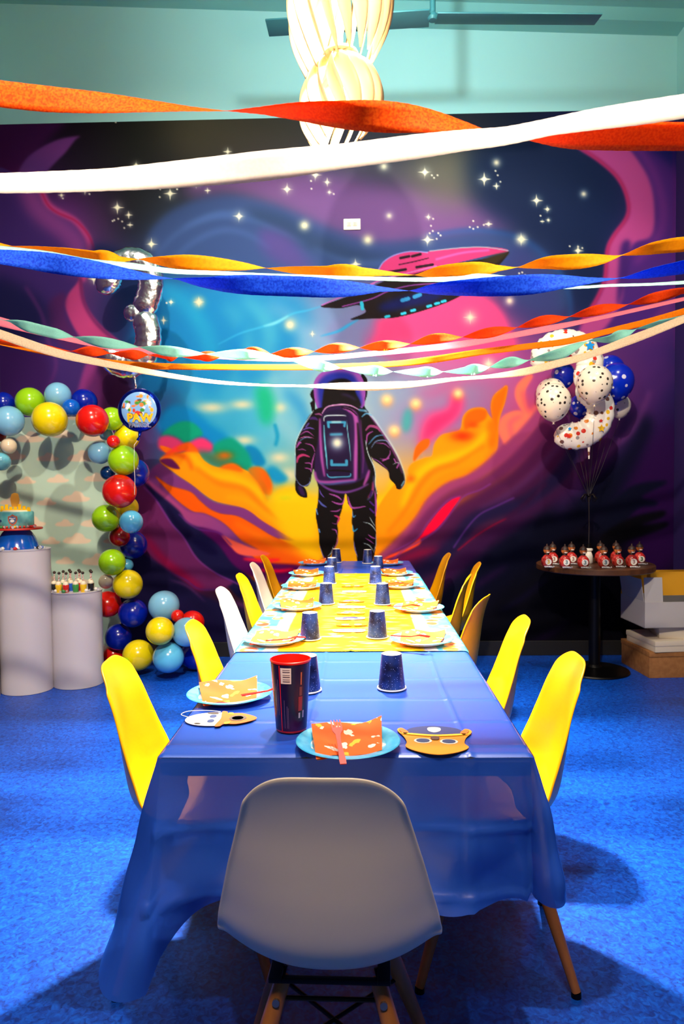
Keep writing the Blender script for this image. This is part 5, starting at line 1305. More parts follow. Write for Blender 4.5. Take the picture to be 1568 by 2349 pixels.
GB = [ # px, py, r, depth rank, colour, where
(8,925,26,2,'dark blue','at the left edge, behind the large light blue one'),
(20,966,35,1,'light blue','large, at the left edge beside the yellow one'),
(0,1000,14,2,'dark red','sliver at the left edge below the large light blue one'),
(20,1023,18,1,'cream','small, at the left above the aqua one'),
(3,1059,21,1,'pale aqua','at the left edge below the small cream one'),
(69,922,33,2,'lime','topmost green one at the left of the garland'),
(114,962,40,1,'yellow','largest one in the top row'),
(133,907,30,2,'light blue','highest one in the garland, above the yellow one'),
(163,935,20,1,'medium blue','small one between yellow and red in the top row'),
(193,922,30,2,'dark blue','in the top row behind the large red one'),
(212,965,37,0,'red','large glossy one in the top row'),
(256,961,27,2,'lime','half hidden between the red one and the round foil balloon'),
(243,996,15,2,'light blue','small dull one just under the large red one'),
(291,1003,29,2,'yellow','half hidden below the round foil balloon'),
(260,1013,15,0,'red','small one above the green one at the bend'),
(228,1039,26,1,'light blue','at the inner side of the bend'),
(283,1056,35,0,'lime','large one at the bend below the foil balloon'),
(247,1085,17,2,'navy','small dark one between the light blue and the large red one'),
(310,1085,33,2,'dark blue','on the right of the column behind the large green one'),
(274,1127,39,0,'red','large one halfway up the column'),
(292,1164,26,3,'yellow','mostly hidden under the large red one in the column'),
(243,1189,32,1,'lime','left of the column beside the small light blue one'),
(301,1197,27,0,'sky blue','right of the column between red and dark blue'),
(274,1231,24,2,'dark red','squeezed under the green and light blue ones'),
(305,1250,33,3,'dark blue','right of the column above the green one'),
(257,1290,31,1,'lime','lowest green one of the column'),
(291,1296,15,3,'sky blue','sliver behind the lowest green one'),
(293,1340,34,1,'yellow','in the lower column beside the cream one'),
(243,1334,17,2,'cream','small, just above the short pedestal'),
(247,1386,31,1,'red','beside the top of the short pedestal'),
(305,1406,34,2,'dark blue','in the lower column right of the red one'),
(272,1461,31,1,'dark blue','lower one, beside the short pedestal'),
(260,1502,24,2,'red','near the floor beside the short pedestal'),
(317,1503,36,1,'yellow','resting near the floor at the foot of the column'),
(284,1522,14,0,'lime','small one on the floor behind the near left chair'),
(376,1390,36,1,'light blue','topmost of the cluster by the floor'),
(367,1447,33,0,'yellow','in the floor cluster left of the red ones'),
(407,1413,15,1,'red','small one in the floor cluster'),
(441,1428,28,2,'red','behind the second left chair in the floor cluster'),
(428,1450,34,0,'light blue','behind the second left chair, overlapping the red one'),
(386,1508,36,0,'sky blue','lowest one resting on the floor'),
(448,1500,36,2,'dark blue','rightmost of the floor cluster, behind the chair')]
GBP = []
for px, py, r, k, c, w in GB:
    Y = 4.70+0.12*k
    GBP.append([px, py, r, Y, c, w, k])
n_ = len(GBP)
def ymin(g): return 5.0 if (g[0] < 275 and g[1] > 1310) else 4.55
for g in GBP: g[3] = max(g[3], ymin(g))
for it in range(300):
    for i in range(n_):
        for j in range(i+1, n_):
            a, b = GBP[i], GBP[j]
            pa, pb = at(a[0], a[1], a[3]), at(b[0], b[1], b[3]); ra_, rb = a[2]*a[3]/F, b[2]*b[3]/F
            d2 = math.hypot(pa.x-pb.x, pa.z-pb.z); R_ = (ra_+rb)*0.985
            if d2 < R_:
                need = math.sqrt(R_*R_-d2*d2); dy = b[3]-a[3]
                if abs(dy) < need:
                    sgn = 1 if (b[6] > a[6] or (b[6] == a[6] and dy >= 0)) else -1
                    mv = (need-sgn*dy)/2*0.5
                    a[3] = min(max(a[3]-sgn*mv, ymin(a)), bYd-ra_*1.05); b[3] = min(max(b[3]+sgn*mv, ymin(b)), bYd-rb*1.05)
for px, py, r, Y, c, w, k in GBP:
    P0 = at(px, py, Y); rw = r*Y/F
    P0.z = max(P0.z, rw*1.0+0.001)
    o = bpy.data.objects.new('balloon', balloon_mesh(c)); COL.objects.link(o); o.location = P0; o.scale = (rw, rw, rw)
    h = Vector((math.sin(px*1.7)*0.35, -0.9, math.cos(py*1.3)*0.45)); o.rotation_euler = h.to_track_quat('Z', 'Y').to_euler()
    tag(o, '%s garland balloon, %s' % (c, w), 'balloon', 'balloons of the garland beside the cloud backdrop')

# ------------------------------------------------------------------ foil balloons
def fat_curve(bm, pts, r, flat=0.62, seg=18, per=7, wr=0.03, seed=0):
    """inflated foil limb in the x-z plane with rounded ends and puckered seams"""
    P = cr(pts, False, per); n = len(P); rr_ = random.Random(seed)
    L = np.r_[0, np.cumsum(np.hypot(*np.diff(P, axis=0).T))]; tot = L[-1]
    rings = []
    for i in range(n):
        t_ = P[min(i+1,n-1)]-P[max(i-1,0)]; t_ = t_/np.hypot(*t_); nn = np.array([-t_[1], t_[0]])
        d = min(L[i], tot-L[i]); k = math.sqrt(max(0.02, 1-(1-min(1, d/(r*0.95)))**2))
        k *= 1+wr*math.sin(i*1.9+seed)
        ring = []
        for j in range(seg):
            a = 2*math.pi*j/seg; ca, sa = math.cos(a), math.sin(a)
            pk = 1+(0.045*math.sin(i*2.7+j)*abs(ca)**6)
            ring.append(bm.verts.new((P[i][0]+nn[0]*ca*r*k*pk, sa*r*flat*k, P[i][1]+nn[1]*ca*r*k*pk)))
        rings.append(ring)
    for i in range(n-1):
        for j in range(seg): bm.faces.new((rings[i][j], rings[i][(j+1)%seg], rings[i+1][(j+1)%seg], rings[i+1][j]))
    bm.faces.new(rings[0]); bm.faces.new(rings[-1][::-1])
def rel(pts, o, Y): return [((at(x, y, Y)-o).x, (at(x, y, Y)-o).z) for x, y in pts]
def string_(name, parent, pts, r=0.0012, m=None): 
    bm = bmesh.new(); tube(bm, pts, r, 6); return obj(name, bm, m or whitep, parent)
Yn = 4.797; o0 = at(310, 878, Yn)
t = thing('number_balloon', 'large silver foil balloon shaped like the number 3 above the garland', 'balloon', o0)
chrome = mat('silver_foil', (248,248,250), 0.2, 1.0, bump=(9, 0.45, 0.03))
bm = bmesh.new()
fat_curve(bm, rel([(250,676),(248,648),(264,612),(300,596),(334,610),(346,648),(338,690),(318,722)], o0, Yn), 29/pxm(Yn), seed=1)
fat_curve(bm, rel([(316,716),(336,744),(340,785),(326,822),(292,838),(260,826),(247,795),(252,776)], o0, Yn), 30/pxm(Yn), seed=2)
fat_curve(bm, rel([(330,720),(308,718),(284,719)], o0, Yn), 20/pxm(Yn), seed=3)
obj('foil_body', bm, chrome, t, 'all')
bm = bmesh.new(); tube(bm, [(-0.005,0,0.04),(0,0,0.01),(0.004,0,-0.02),(0.0,0,-0.05)], [0.012,0.005,0.010,0.004], 8); obj('neck', bm, chrome, t, 'all')
# round foil balloon
Yr = 4.36; o0 = at(320, 941, Yr); Rr_ = 50/pxm(Yr)
t = thing('round_foil_balloon', 'round blue foil balloon lettered in yellow and silver, hanging below the silver number', 'balloon', o0)
blue_foil = mat('blue_foil', (10,40,170), 0.16, 0.85, bump=(30, 0.25, 0.01))
bm = bmesh.new(); prof = []
for k in range(0, 25):
    a = -math.pi/2+math.pi*k/24; prof.append((Rr_*max(0, math.cos(a))**0.8, Rr_*0.40*math.sin(a)))
lathe(bm, prof, 48)
for v in bm.verts:
    x, y, z = v.co; r_ = math.hypot(x, y); a = math.atan2(y, x)
    k = 1+0.02*math.sin(a*24)*(r_/Rr_)**8
    v.co = Vector((x*k, -z, y*k))
obj('foil_body', bm, blue_foil, t, 'all')
# printed disc following the front bulge
def bulge(x, z):
    r_ = math.hypot(x, z)/Rr_; c = min(1, r_)**(1/0.8); return -Rr_*0.40*math.sqrt(max(0, 1-c*c))-0.0015
q = Paint(-1, -1, 1, 1, (120,170,225), 160)
rr = random.Random(9)
for k in range(46):
    a = rr.uniform(0, 6.28); r_ = rr.uniform(0.25, 0.9)
    x, y = r_*math.cos(a), r_*math.sin(a)*0.9-0.08
    if y > 0.42: continue
    q.blob(x, y, rr.uniform(.06,.16), rr.uniform(.05,.15), rr.choice([(240,170,40),(236,236,240),(200,60,40),(226,140,40),(90,60,50),(150,190,230),(230,120,60),(60,140,60)]), 0.25)
nr_, na_ = 40, 90
ra_, aa_ = np.meshgrid(np.linspace(0.001, 0.80, nr_), np.linspace(0, 2*math.pi, na_))
xx_ = ra_*np.cos(aa_); zz_ = ra_*np.sin(aa_)
cx_ = 0.06
yy_ = np.vectorize(lambda a, b: bulge(a*Rr_+cx_*Rr_, b*Rr_))(xx_, zz_)
V = np.stack([xx_*Rr_+cx_*Rr_, yy_, zz_*Rr_], -1)
grid_mesh('printed_disc', V, q.sample(xx_/0.8, -zz_/0.8), vmat('foil_print', 0.2, 0.6), t); V = None
def lettering(par, name, s, size, x, z, m, fn, bold=0.0015, sx=1.0, depth=0.0012):
    bm = bmesh.new(); text_mesh(bm, s, size, Matrix.Identity(4), depth, bold)
    for v in bm.verts:
        X_, Z_ = v.co.x*sx+x, v.co.y+z; v.co = Vector((X_, fn(X_, Z_)-0.002-v.co.z, Z_))
    return obj(name, bm, m, par, False)
ylet = mat('yellow_lettering', (250,190,10), 0.35); slet = mat('silver_lettering', (186,190,205), 0.3, 0.5); dlet = mat('navy_outline', (20,24,70), 0.4)
lettering(t, 'lettering_outline', 'PAW', 0.066, 0.014, -0.052, dlet, lambda a, b: bulge(a, b)+0.0022, 0.006, 1.05, 0.0004)
lettering(t, 'lettering', 'PAW', 0.066, 0.014, -0.052, ylet, bulge, 0.0028, 1.05)
lettering(t, 'lettering_outline', 'PATROL', 0.035, 0.008, -0.094, dlet, lambda a, b: bulge(a, b)+0.0022, 0.004, 1.0, 0.0004)
lettering(t, 'lettering', 'PATROL', 0.035, 0.008, -0.094, slet, bulge, 0.0016, 1.0)
bm = bmesh.new(); tube(bm, [(0.0,0.0,-Rr_*0.98),(-0.006,0,-Rr_-0.03),(-0.016,0,-Rr_-0.05)], [0.012,0.006,0.010], 8); obj('neck', bm, blue_foil, t, 'all')
bm = bmesh.new(); tube(bm, [(-0.016,0,-Rr_-0.05)]+[(-0.03+0.002*math.sin(k), -0.03, -Rr_-0.05-0.03*k) for k in range(1, 12)], 0.0012, 6); obj('ribbon', bm, whitep, t)

# right-hand bunch on the round table
Yt = 4.898
o0 = at(1350, 1028, Yt-0.15)
t = thing('number_balloon', 'white foil balloon shaped like a number 3 with printed stars, tied over the round table', 'balloon', o0)
Yf = Yt-0.15
foilw = dotmat('white_printed_foil', (236,232,222), [(236,232,222),(214,126,40),(236,232,222),(150,140,140),(200,50,40),(236,232,222),(110,70,60),(226,180,40)], 28, 0.42, 0.2)
bm = bmesh.new()
fat_curve(bm, rel([(1252,848),(1246,820),(1266,794),(1302,786),(1338,800),(1352,836),(1342,868),(1322,888)], o0, Yf), 30/pxm(Yf), seed=5)
fat_curve(bm, rel([(1322,884),(1352,900),(1376,930),(1368,972),(1334,998),(1300,998),(1278,982)], o0, Yf), 31/pxm(Yf), seed=6)
obj('foil_body', bm, foilw, t, 'all')
bm = bmesh.new(); tube(bm, [(0,0,0.02),(0,0,-0.03),(0.001,0,-0.07)], [0.010,0.006,0.004], 8); obj('neck', bm, foilw, t)
def star_patch(px, py, s_, col, nm):
    c = at(px, py, Yf)-o0; bm = bmesh.new()
    pts = []
    for k in range(10):
        a = math.pi/2+k*math.pi/5; r_ = s_ if k % 2 == 0 else s_*0.5
        pts.append((c.x+r_*math.cos(a), c.z+r_*math.sin(a)))
    v = prism(bm, pts, 0, 0.001)
    for q_ in v: q_.co = Vector((q_.co.x, -31/pxm(Yf)*0.62-0.003-q_.co.z, q_.co.y))
    obj('printed_star', bm, mat('star_'+nm, col, 0.3), t, False)
for px, py, s_, col, nm in ((1346,797,0.034,(20,140,220),'blue'),(1274,818,0.022,(230,180,30),'yellow'),(1298,962+40,0.018,(200,40,30),'red'),(1372,990-6,0.026,(200,160,20),'gold'),(1371,997-30,0.014,(200,40,30),'red'),(1300,985,0.014,(20,140,220),'blue')): star_patch(px, py, s_, col, nm)
dotw = dotmat('white_latex_black_dots', (232,222,202), [(40,34,28),(60,50,40)], 27.0, 0.26, 0.25, rnd=0.55, coat=0.3)
dotb = dotmat('blue_latex_white_dots', (0,34,180), [(205,205,225),(190,190,215)], 16.0, 0.24, 0.22, rnd=0.5, coat=0.4)
def latex(px, py, r, Y, m, label, knot=None, sy=1.12, tilt=(0,0)):
    P0 = at(px, py, Y); rw = 1.07*r/pxm(Y)
    bm = bmesh.new(); prof = [(0, 1.0)]
    for k in range(1, 20):
        a = math.pi*k/20; z = math.cos(a); prof.append((math.sin(a)*(1 if z > 0 else 1-0.10*z*z), z*(1.0 if z > 0 else 1.18)))
    prof += [(0.06,-1.22),(0.035,-1.26),(0.08,-1.32),(0,-1.31)]
    lathe(bm, [(a*rw, b*rw*sy/1.09) for a, b in prof], 40)
    o = obj('balloon', bm, m, None, 'all'); o.location = P0; o.rotation_euler = (tilt[0], tilt[1], 0)
    return tag(o, label, 'balloon', 'dotted balloons of the bunch over the round table'), P0-Vector((0,0,rw*1.4))
knots = []
for a in ((1363,878,37,Yt-0.32,dotw,'white balloon with small black dots, front and centre of the bunch over the round table'),
          (1269,920,36,Yt-0.34,dotw,'white dotted balloon at the front left of the bunch'),
          (1263,902,31,Yt-0.02,dotw,'white dotted balloon behind the front left one of the bunch'),
          (1412,874,37,Yt-0.02,dotb,'dark blue balloon with white dots at the right of the bunch'),
          (1398,848,30,Yt+0.22,dotb,'dark blue dotted balloon behind the right blue one of the bunch'),
          (1291,860,25,Yt+0.06,dotb,'dark blue dotted balloon behind the upper left of the white number'),
          (1328,930,22,Yt+0.22,dotb,'dark blue balloon seen through the loop of the white number'),
          (1420,930,23,Yt+0.16,dotw,'white dotted balloon low at the right behind the blue one'),
          (1362,828,20,Yt+0.20,dotw,'white balloon peeping out at the top right of the white number')):
    o, kk = latex(*a); knots.append(kk)
tie = at(1350, 1140, Yt)
darks = mat('dark_string', (30,24,30), 0.6)
t = thing('balloon_weight', 'white balloon weight bottle with dark strings and a bow on the round table', 'balloon weight', (tie.x, Yt, 0))
ztop = 0.735
org = Vector((tie.x, Yt, 0))
for k, kk in enumerate(knots+[at(1350, 1046, Yf)]):
    bm = bmesh.new(); tube(bm, [kk-org, (kk-org).lerp(tie-org, 0.6)+Vector((0.004,0,-0.01)), tie-org], 0.0011, 5); obj('string', bm, darks, t)
bm = bmesh.new(); tube(bm, [tie-org, (0.002,0,1.0), (0,0,ztop+0.13)], 0.0035, 6); obj('string', bm, darks, t)
bm = bmesh.new()
for k in range(8):
    a = k*math.pi/4; tube(bm, [(0,0,tie.z), (0.03*math.cos(a),0.02*math.sin(a),tie.z+0.02), (0.055*math.cos(a),0.03*math.sin(a),tie.z-0.012), (0.04*math.cos(a),0.02*math.sin(a),tie.z-0.035)], [0.003,0.004,0.004,0.001], 6)
obj('bow', bm, mat('black_foil_ribbon', (40,36,36), 0.2, 0.8), t, 'all')
bm = bmesh.new(); lathe(bm, [(0,0),(0.024,0),(0.027,0.006),(0.026,0.05),(0.020,0.07),(0.017,0.078),(0.026,0.088),(0.026,0.098),(0.015,0.102),(0,0.102)], 28, (0,0,ztop+0.001)); obj('bottle', bm, whitep, t)
bm = bmesh.new(); lathe(bm, [(0,0),(0.016,0),(0.014,0.03),(0,0.032)], 16, (0,0,ztop+0.1035)); obj('cap', bm, blackm, t)

# round pedestal table
wood = mat('dark_walnut', (92,56,28), 0.45, noise=(5,(58,32,14),0.35,0.7,(1,9,1)))
tc2 = atz(1360, 1296, 0.72); TC = Vector((tc2.x, Yt, 0))
t = thing('round_table', 'round dark wood cafe table on a black pedestal under the balloon bunch', 'table', TC)
bm = bmesh.new(); lathe(bm, [(0,0.695),(0.375,0.695),(0.381,0.700),(0.381,0.730),(0.376,0.7345),(0,0.7345)], 72); obj('tabletop', bm, wood, t)
bm = bmesh.new(); lathe(bm, [(0.038,0.03),(0.038,0.68),(0.09,0.685),(0.09,0.694),(0,0.694)], 32); obj('column', bm, blackm, t)
bm = bmesh.new(); lathe(bm, [(0,0.0),(0.225,0.0),(0.23,0.006),(0.225,0.014),(0.12,0.024),(0.05,0.034),(0.038,0.05),(0,0.05)], 56); obj('base', bm, blackm, t)
# favours
redc = mat('red_candy_wrap', (176,28,24), 0.25, spec=0.6, coat=0.5, noise=(60,(210,70,60),0.5,0.62))
cello = mat('clear_cellophane', (235,235,240), 0.15, spec=0.8, transp=0.55, bump=(60,0.6,0.01))
tanm = mat('tan_wafer_top', (196,110,50), 0.5, noise=(70,(120,60,30),0.5,0.6)); dk = mat('dark_brown_top', (50,30,22), 0.5)
def favour(px, py, dig, dcol, label, Y):
    P0 = atz(px, 1296, ztop); x = at(px, 1280, Y).x
    t = thing('party_favour', label, 'party favour', (x, Y, ztop+0.001), 0, 'wrapped party favours on the round table')
    bm = bmesh.new(); lathe(bm, [(0,0),(0.020,0.001),(0.033,0.014),(0.038,0.036),(0.034,0.058),(0.020,0.074),(0.012,0.080)], 28); obj('candy_jar', bm, redc, t)
    bm = bmesh.new(); lathe(bm, [(0.013,0.079),(0.015,0.084),(0.013,0.090),(0.0,0.091)], 20); obj('neck_band', bm, dk, t)
    bm = bmesh.new(); lathe(bm, [(0,0.088),(0.018,0.092),(0.024,0.106),(0.021,0.120),(0.010,0.130),(0,0.131)], 22); hd = obj('topper', bm, tanm, t)
    bm = bmesh.new(); lathe(bm, [(0.0225,0.112),(0.024,0.116),(0.018,0.130),(0.006,0.138),(0.004,0.150),(0,0.151)], 18); obj('topper_cap', bm, dk, hd)
    bm = bmesh.new(); tube(bm, [(-0.008,-0.022,0.098),(-0.004,-0.025,0.097),(0.0,-0.0255,0.0965),(0.004,-0.025,0.097),(0.008,-0.022,0.098)], 0.003, 6); obj('white_trim', bm, whitep, hd)
    bm = bmesh.new(); tube(bm, [(0,-0.0355,0.037),(0,-0.0392,0.037)], 0.020, 24); lb = obj('round_label', bm, whitep, t)
    if dig:
        bm = bmesh.new(); text_mesh(bm, '3', 0.034, Matrix.Translation((0,-0.0396,0.037)) @ Matrix.Rotation(math.pi/2, 4, 'X'), 0.0006, 0.0012)
        obj('digit', bm, mat('digit_'+dcol[0], dcol[1], 0.5), lb, False)
    bm = bmesh.new(); 
    for k in range(5): tube(bm, [(0.006*k-0.012, -0.036, 0.006), (0.012*k-0.024, -0.052-0.004*(k%2), 0.004), (0.014*k-0.028, -0.060, 0.010)], [0.006,0.003,0.005], 6)
    obj('wrapper_frill', bm, cello, t)
fr = Yt-0.20; bk_ = Yt-0.04; bb = Yt+0.10
for px, Y, dcol, label in ((1254,fr,('yellow',(220,180,20)),'red party favour with a yellow number 3, front left on the round table'),
   (1295,fr-0.04,('teal',(90,130,140)),'red party favour in the front row, second from the left on the round table'),
   (1337,fr-0.06,('teal',(90,130,140)),'red party favour in the front row, just left of the white balloon weight'),
   (1384,fr-0.06,('teal',(90,130,140)),'red party favour in the front row, just right of the white balloon weight'),
   (1416,fr-0.02,('red',(150,20,20)),'red party favour with a dark red number 3, right of the middle'),
   (1448,fr-0.04,('grey',(150,110,110)),'red party favour at the front right edge of the round table'),
   (1267,bk_,('grey',(150,110,110)),'red party favour in the back row at the far left of the round table'),
   (1310,bk_,('grey',(150,110,110)),'red party favour in the back row, second from the left'),
   (1376,bk_+0.06,('grey',(150,110,110)),'red party favour mostly hidden behind the one right of the weight'),
   (1412,bk_+0.06,('grey',(150,110,110)),'red party favour hidden behind the dark red number 3 one'),
   (1466,bk_-0.04,('green',(30,90,40)),'red party favour with a green number 3 at the right end')):
    favour(px, 0, True, dcol, label, Y)

# ------------------------------------------------------------------ boxes stacked at the right wall
kraft = mat('kraft_cardboard', (150,102,56), 0.75, noise=(30,(136,90,46),0.4,0.6)); wcard = mat('white_cardboard', (205,196,180), 0.6); gcard = mat('grey_white_cardboard', (176,174,176), 0.55); yin = mat('yellow_box_lining', (206,148,22), 0.6)
xa = at(1440, 1500, 5.000).x; xb = XR-0.11
t = thing('cardboard_box', 'brown cardboard carton on the floor at the bottom of the stack by the right wall', 'box', ((xa+xb)/2+0.10, 4.927, 0), rad(4))
bm = bmesh.new(); box(bm, -0.26, 0.20, -0.20, 0.22, 0.0, 0.165, 0.003); obj('carton', bm, kraft, t)
bm = bmesh.new(); box(bm, -0.262, 0.202, -0.206, 0.226, 0.140, 0.172, 0.003); obj('lid', bm, kraft, t)
t = thing('bakery_box', 'flat white bakery box lying on the brown carton', 'box', ((xa+xb)/2+0.10, 4.920, 0.1725), rad(7))
bm = bmesh.new(); box(bm, -0.24, 0.18, -0.20, 0.18, 0.0, 0.070, 0.003); obj('box_body', bm, wcard, t)
bm = bmesh.new(); box(bm, -0.243, 0.183, -0.204, 0.184, 0.040, 0.0735, 0.003); obj('lid', bm, wcard, t)
t = thing('bakery_box', 'small white bakery box between the flat box and the open box', 'box', ((xa+xb)/2+0.15, 4.927, 0.2465), rad(-8))
bm = bmesh.new(); box(bm, -0.18, 0.13, -0.17, 0.15, 0.0, 0.078, 0.003); obj('box_body', bm, wcard, t)
bm = bmesh.new(); box(bm, -0.183, 0.133, -0.174, 0.154, 0.052, 0.0815, 0.003); obj('lid', bm, wcard, t)
t = thing('open_cake_box', 'open white cake box with a mustard lining on top of the stack', 'box', ((xa+xb)/2+0.065, 4.913, 0.3285), rad(3))
bm = bmesh.new(); H_ = 0.17
for a in ((-0.25,0.20,-0.19,-0.186),(-0.25,0.20,0.186,0.19),(-0.25,-0.246,-0.186,0.186),(0.196,0.20,-0.186,0.186)): box(bm, a[0], a[1], a[2], a[3], 0.0, H_, 0.0)
box(bm, -0.25, 0.20, -0.19, 0.19, 0.0, 0.004); obj('box_body', bm, gcard, t, False)
bm = bmesh.new(); box(bm, -0.25, 0.20, 0, 0.003, 0, 0.17, 0, Matrix.Translation((0,0.188,H_)) @ Matrix.Rotation(rad(12), 4, 'X')); obj('raised_lid', bm, yin, t, False)
bm = bmesh.new(); box(bm, -0.20, 0.20, -0.003, 0, 0, 0.16, 0, Matrix.Translation((0.06,0.02,H_+0.01)) @ Matrix.Rotation(rad(-3), 4, 'X')); obj('inner_flap', bm, yin, t, False)
bm = bmesh.new(); box(bm, 0, 0.003, -0.17, 0.17, 0, 0.15, 0, Matrix.Translation((-0.249,0,H_)) @ Matrix.Rotation(rad(-8), 4, 'Y')); obj('side_flap', bm, gcard, t, False)
bm = bmesh.new(); box(bm, -0.25, -0.13, 0, 0.003, 0, 0.16, 0, Matrix.Translation((0,-0.188,H_)) @ Matrix.Rotation(rad(-6), 4, 'X')); obj('front_flap', bm, gcard, t, False)

# ------------------------------------------------------------------ pedestals, cake, sweets
ped = mat('white_gloss_pedestal', (206,200,204), 0.32, spec=0.5)
def pedestal(px, pyb, r, h, label):
    f_ = atz(px, pyb, 0.0); c = Vector((at(px, pyb, f_.y+r).x, f_.y+r, 0)); 
    t = thing('display_pedestal', label, 'pedestal', c, 0, 'white cylinder pedestals')
    bm = bmesh.new(); lathe(bm, [(r-0.004,0.0),(r,0.002),(r,h-0.004)], 72); obj('drum', bm, ped, t)
    bm = bmesh.new(); lathe(bm, [(r+0.001,h-0.006),(r+0.0035,h-0.004),(r+0.0035,h),(r,h+0.001),(0,h+0.001)], 72); obj('top_disc', bm, ped, t)
    return c, h+0.001
c1, h1 = pedestal(64, 1597, 0.158, 0.90, 'tall white cylinder pedestal holding the cake')
c2_, h2 = pedestal(181, 1583, 0.158, 0.615, 'short white cylinder pedestal holding the sweets')
c3, h3 = pedestal(-64, 1622, 0.158, 1.05, 'white cylinder pedestal cut off by the left edge of the view')
# cake on an upturned blue bowl
cxk = at(40, 1240, c1.y).x
t = thing('cake_stand', 'glossy blue dome used as a cake stand on the tall pedestal', 'cake stand', (cxk, c1.y, h1))
bm = bmesh.new(); lathe(bm, [(0.128,0.0),(0.130,0.004),(0.122,0.035),(0.105,0.075),(0.085,0.105),(0.072,0.118),(0,0.120)], 48); obj('dome', bm, mat('glossy_blue', (0,84,190), 0.15, spec=0.6, coat=0.5), t)
bm = bmesh.new(); lathe(bm, [(0,0.1205),(0.150,0.1205),(0.153,0.126),(0.150,0.1325),(0,0.1325)], 48); obj('board', bm, mat('red_board', (196,40,20), 0.4), t)
t = thing('birthday_cake', 'small round teal birthday cake with a shield badge on the blue stand', 'cake', (cxk, c1.y, h1+0.1335))
icing = mat('teal_icing', (90,178,180), 0.5, noise=(22,(120,200,196),0.45,0.6)); 
bm = bmesh.new(); lathe(bm, [(0,0),(0.098,0),(0.101,0.004),(0.101,0.094),(0.096,0.101),(0,0.101)], 48); obj('icing', bm, icing, t)
bm = bmesh.new()
for k in range(26):
    a = 2*math.pi*k/26; bmesh.ops.create_icosphere(bm, subdivisions=1, radius=0.008, matrix=Matrix.Translation((0.106*math.cos(a),0.106*math.sin(a),0.008)))
obj('beaded_border', bm, mat('red_icing', (214,50,30), 0.4), t, 'all')
for k in range(3):
    bm = bmesh.new(); a = rad(-128-k*16); tube(bm, [(0.1*math.cos(a),0.1*math.sin(a),0.045+0.02*(k%2)),(0.1035*math.cos(a),0.1035*math.sin(a),0.045+0.02*(k%2))], 0.008, 10); obj('navy_spot', bm, mat('navy_icing', (20,50,110), 0.5), t)
def on_cake(pts, name, m, off, par, a0=-78):
    bm = bmesh.new(); v = prism(bm, pts, 0, 0.0025)
    for q_ in v:
        a = rad(a0)+q_.co.x/0.101; r_ = 0.1015+off+q_.co.z; q_.co = Vector((r_*math.cos(a), r_*math.sin(a), q_.co.y+0.052))
    return obj(name, bm, m, par, False)
sh = [(-0.026,0.022),(-0.014,0.024),(0,0.034),(0.014,0.024),(0.026,0.022),(0.028,0.0),(0.018,-0.022),(0,-0.036),(-0.018,-0.022),(-0.028,0.0)]
bd = on_cake(sh, 'badge', mat('badge_orange', (226,90,40), 0.4), 0.0, t)
on_cake([(a*0.78, b*0.78) for a, b in sh], 'badge_ring', mat('badge_silver', (190,190,195), 0.3, 0.6), 0.0026, bd)
on_cake([(a*0.62, b*0.62) for a, b in sh], 'badge_field', mat('badge_blue', (40,90,160), 0.4), 0.0052, bd)
on_cake([(0.012*math.cos(a), 0.010*math.sin(a)-0.006) for a in [k*math.pi/5 for k in range(10)]], 'badge_pad', whitep, 0.0078, bd)
for k in range(4): on_cake([(-0.012+k*0.008+0.0035*math.cos(a), 0.0095+0.0045*math.sin(a)) for a in [j*math.pi/4 for j in range(8)]], 'badge_toe', whitep, 0.0078, bd)
t = thing('cake_topper', 'yellow cut out lettering strip standing on the teal cake', 'cake topper', (cxk, c1.y-0.02, h1+0.1335+0.1015))
bm = bmesh.new()
for k in range(7): 
    x = -0.092+k*0.028; box(bm, x, x+0.020, -0.003, 0.003, 0.004, 0.036+0.010*math.sin(k*1.9), 0.002)
box(bm, -0.094, 0.098, -0.002, 0.002, 0.0, 0.014, 0.001); obj('lettering_strip', bm, ylet, t)
bm = bmesh.new(); prism(bm, [(-0.02,0.03),(0.022,0.03),(0.030,0.075),(0.022,0.112),(0.0,0.118),(-0.020,0.110),(-0.028,0.075)], -0.002, 0.002)
for v in bm.verts: v.co = Vector((v.co.x, v.co.z, v.co.y))
obj('plain_plaque', bm, mat('tan_plaque', (214,150,50), 0.5), t, False)
bm = bmesh.new(); lathe(bm, [(0,0),(0.085,0),(0.08,0.008),(0,0.010)], 32, (0,0.02,-0.0005)); obj('cream_icing_layer', bm, mat('cream_icing', (236,226,196), 0.6), t)
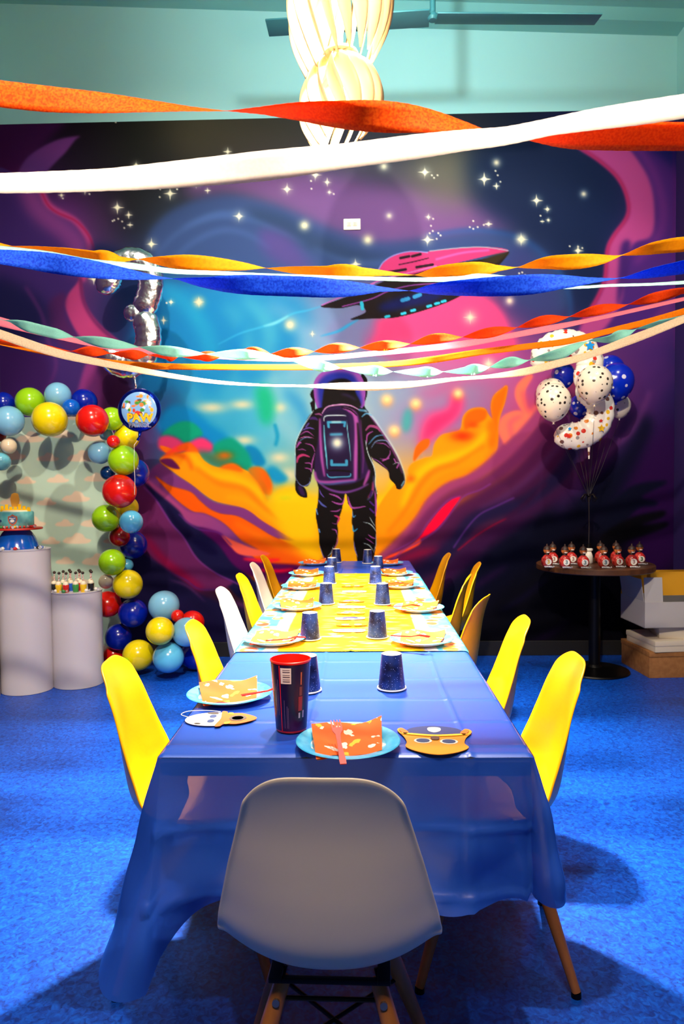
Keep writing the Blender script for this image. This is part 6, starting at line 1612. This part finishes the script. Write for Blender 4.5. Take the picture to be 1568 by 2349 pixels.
# sweets: copied, small
def sweet(x, y, z, col, label, r=0.011):
    t = thing('wrapped_sweet', label, 'sweet', (x, y, z), random.uniform(0, 3), 'wrapped sweets on the pedestals')
    bm = bmesh.new(); bmesh.ops.create_icosphere(bm, subdivisions=2, radius=r, matrix=Matrix.Translation((0,0,r)) @ Matrix.Diagonal((1.3,1,1,1))); obj('candy', bm, mat('sweet_'+col[0], col[1], 0.25, coat=0.5), t, 'all')
    for s in (-1, 1):
        bm = bmesh.new(); tube(bm, [(s*0.013,0,r),(s*0.024,0,r)], [0.003,0.010], 8); obj('twisted_end', bm, cello, t)
CL = {'red': (200,30,26), 'white': (235,232,220), 'green': (60,140,70), 'blue': (30,90,190), 'yellow': (236,190,30), 'black': (30,30,34)}
for px, c, w in ((35,'red','at the front of the tall pedestal, near its middle'),(88,'black','at the right of the tall pedestal top'),(99,'white','beside the black one on the tall pedestal'),(110,'blue','at the right rim of the tall pedestal'),(2,'white','at the left of the tall pedestal top')):
    x = at(px, 1262, c1.y-0.10).x
    yy = c1.y-0.145 if px in (35,2) else c1.y-0.08
    x = at(px, 1262, yy).x
    if (x-c1.x)**2+(yy-c1.y)**2 > 0.155**2:
        d = Vector((x-c1.x, yy-c1.y)); d = d.normalized()*0.150; x, yy = c1.x+d.x, c1.y+d.y
    sweet(x, yy, h1, (c, CL[c]), '%s wrapped sweet %s' % (c, w))
for k, (a, c, w) in enumerate(((-150,'white','at the left of the red cake board'),(-110,'green','at the front left of the red cake board'),(-70,'yellow','at the front of the red cake board'),(-25,'red','at the right of the red cake board'))):
    sweet(cxk+0.127*math.cos(rad(a)), c1.y+0.127*math.sin(rad(a)), h1+0.1330, (c, CL[c]), '%s wrapped sweet %s' % (c, w), 0.009)
def dessert(x, y, c, label):
    t = thing('dessert_cup', label, 'dessert', (x, y, h2), random.uniform(0, 3), 'little dessert cups on the short pedestal')
    bm = bmesh.new(); lathe(bm, [(0,0),(0.016,0),(0.021,0.048),(0.020,0.050),(0.0,0.046)], 18); obj('cup', bm, mat('sweet_'+c[0], c[1], 0.25, coat=0.5), t)
    bm = bmesh.new(); bmesh.ops.create_icosphere(bm, subdivisions=2, radius=0.018, matrix=Matrix.Translation((0,0,0.054))); obj('frosting', bm, mat('cream_icing', (236,226,196), 0.6), t, 'all')
    bm = bmesh.new(); tube(bm, [(0,0,0.06),(0.004,0,0.118)], 0.0035, 8); st = obj('stick', bm, mat('striped_stick', (190,40,34), 0.5, noise=(60,(240,235,225),0.48,0.52,(1,1,4))), t)
    bm = bmesh.new(); bmesh.ops.create_icosphere(bm, subdivisions=2, radius=0.010, matrix=Matrix.Translation((0.004,0,0.122))); obj('stick_tip', bm, dk, st, 'all')
rr = random.Random(2)
dd = [(-0.115,-0.07,'black'),(-0.07,-0.11,'yellow'),(-0.02,-0.12,'red'),(0.035,-0.10,'green'),(0.085,-0.10,'yellow'),(0.115,-0.05,'black'),(-0.08,-0.02,'green'),(-0.02,-0.04,'blue'),(0.04,-0.03,'red'),(0.09,0.01,'white'),(0.0,0.04,'red'),(-0.06,0.05,'yellow')]
nm_ = {0:'leftmost',1:'front left',2:'front middle',3:'front, right of red',4:'front right',5:'rightmost',6:'second row left',7:'second row middle',8:'second row, by blue',9:'second row far right',10:'back row middle',11:'back row left'}
for k, (dx_, dy_, c) in enumerate(dd): dessert(c2_.x+dx_, c2_.y+dy_, (c, CL[c]), '%s dessert cup with striped stick on the short pedestal, %s' % (c, nm_[k]))
for k, (a, c, w) in enumerate(((-45,'white','at the right front rim of the short pedestal'),(-15,'white','at the right rim of the short pedestal'),(-125,'white','at the left front rim of the short pedestal'),(-100,'green','at the front rim of the short pedestal'))):
    sweet(c2_.x+0.146*math.cos(rad(a)), c2_.y+0.146*math.sin(rad(a)), h2, (c, CL[c]), '%s wrapped sweet %s' % (c, w))
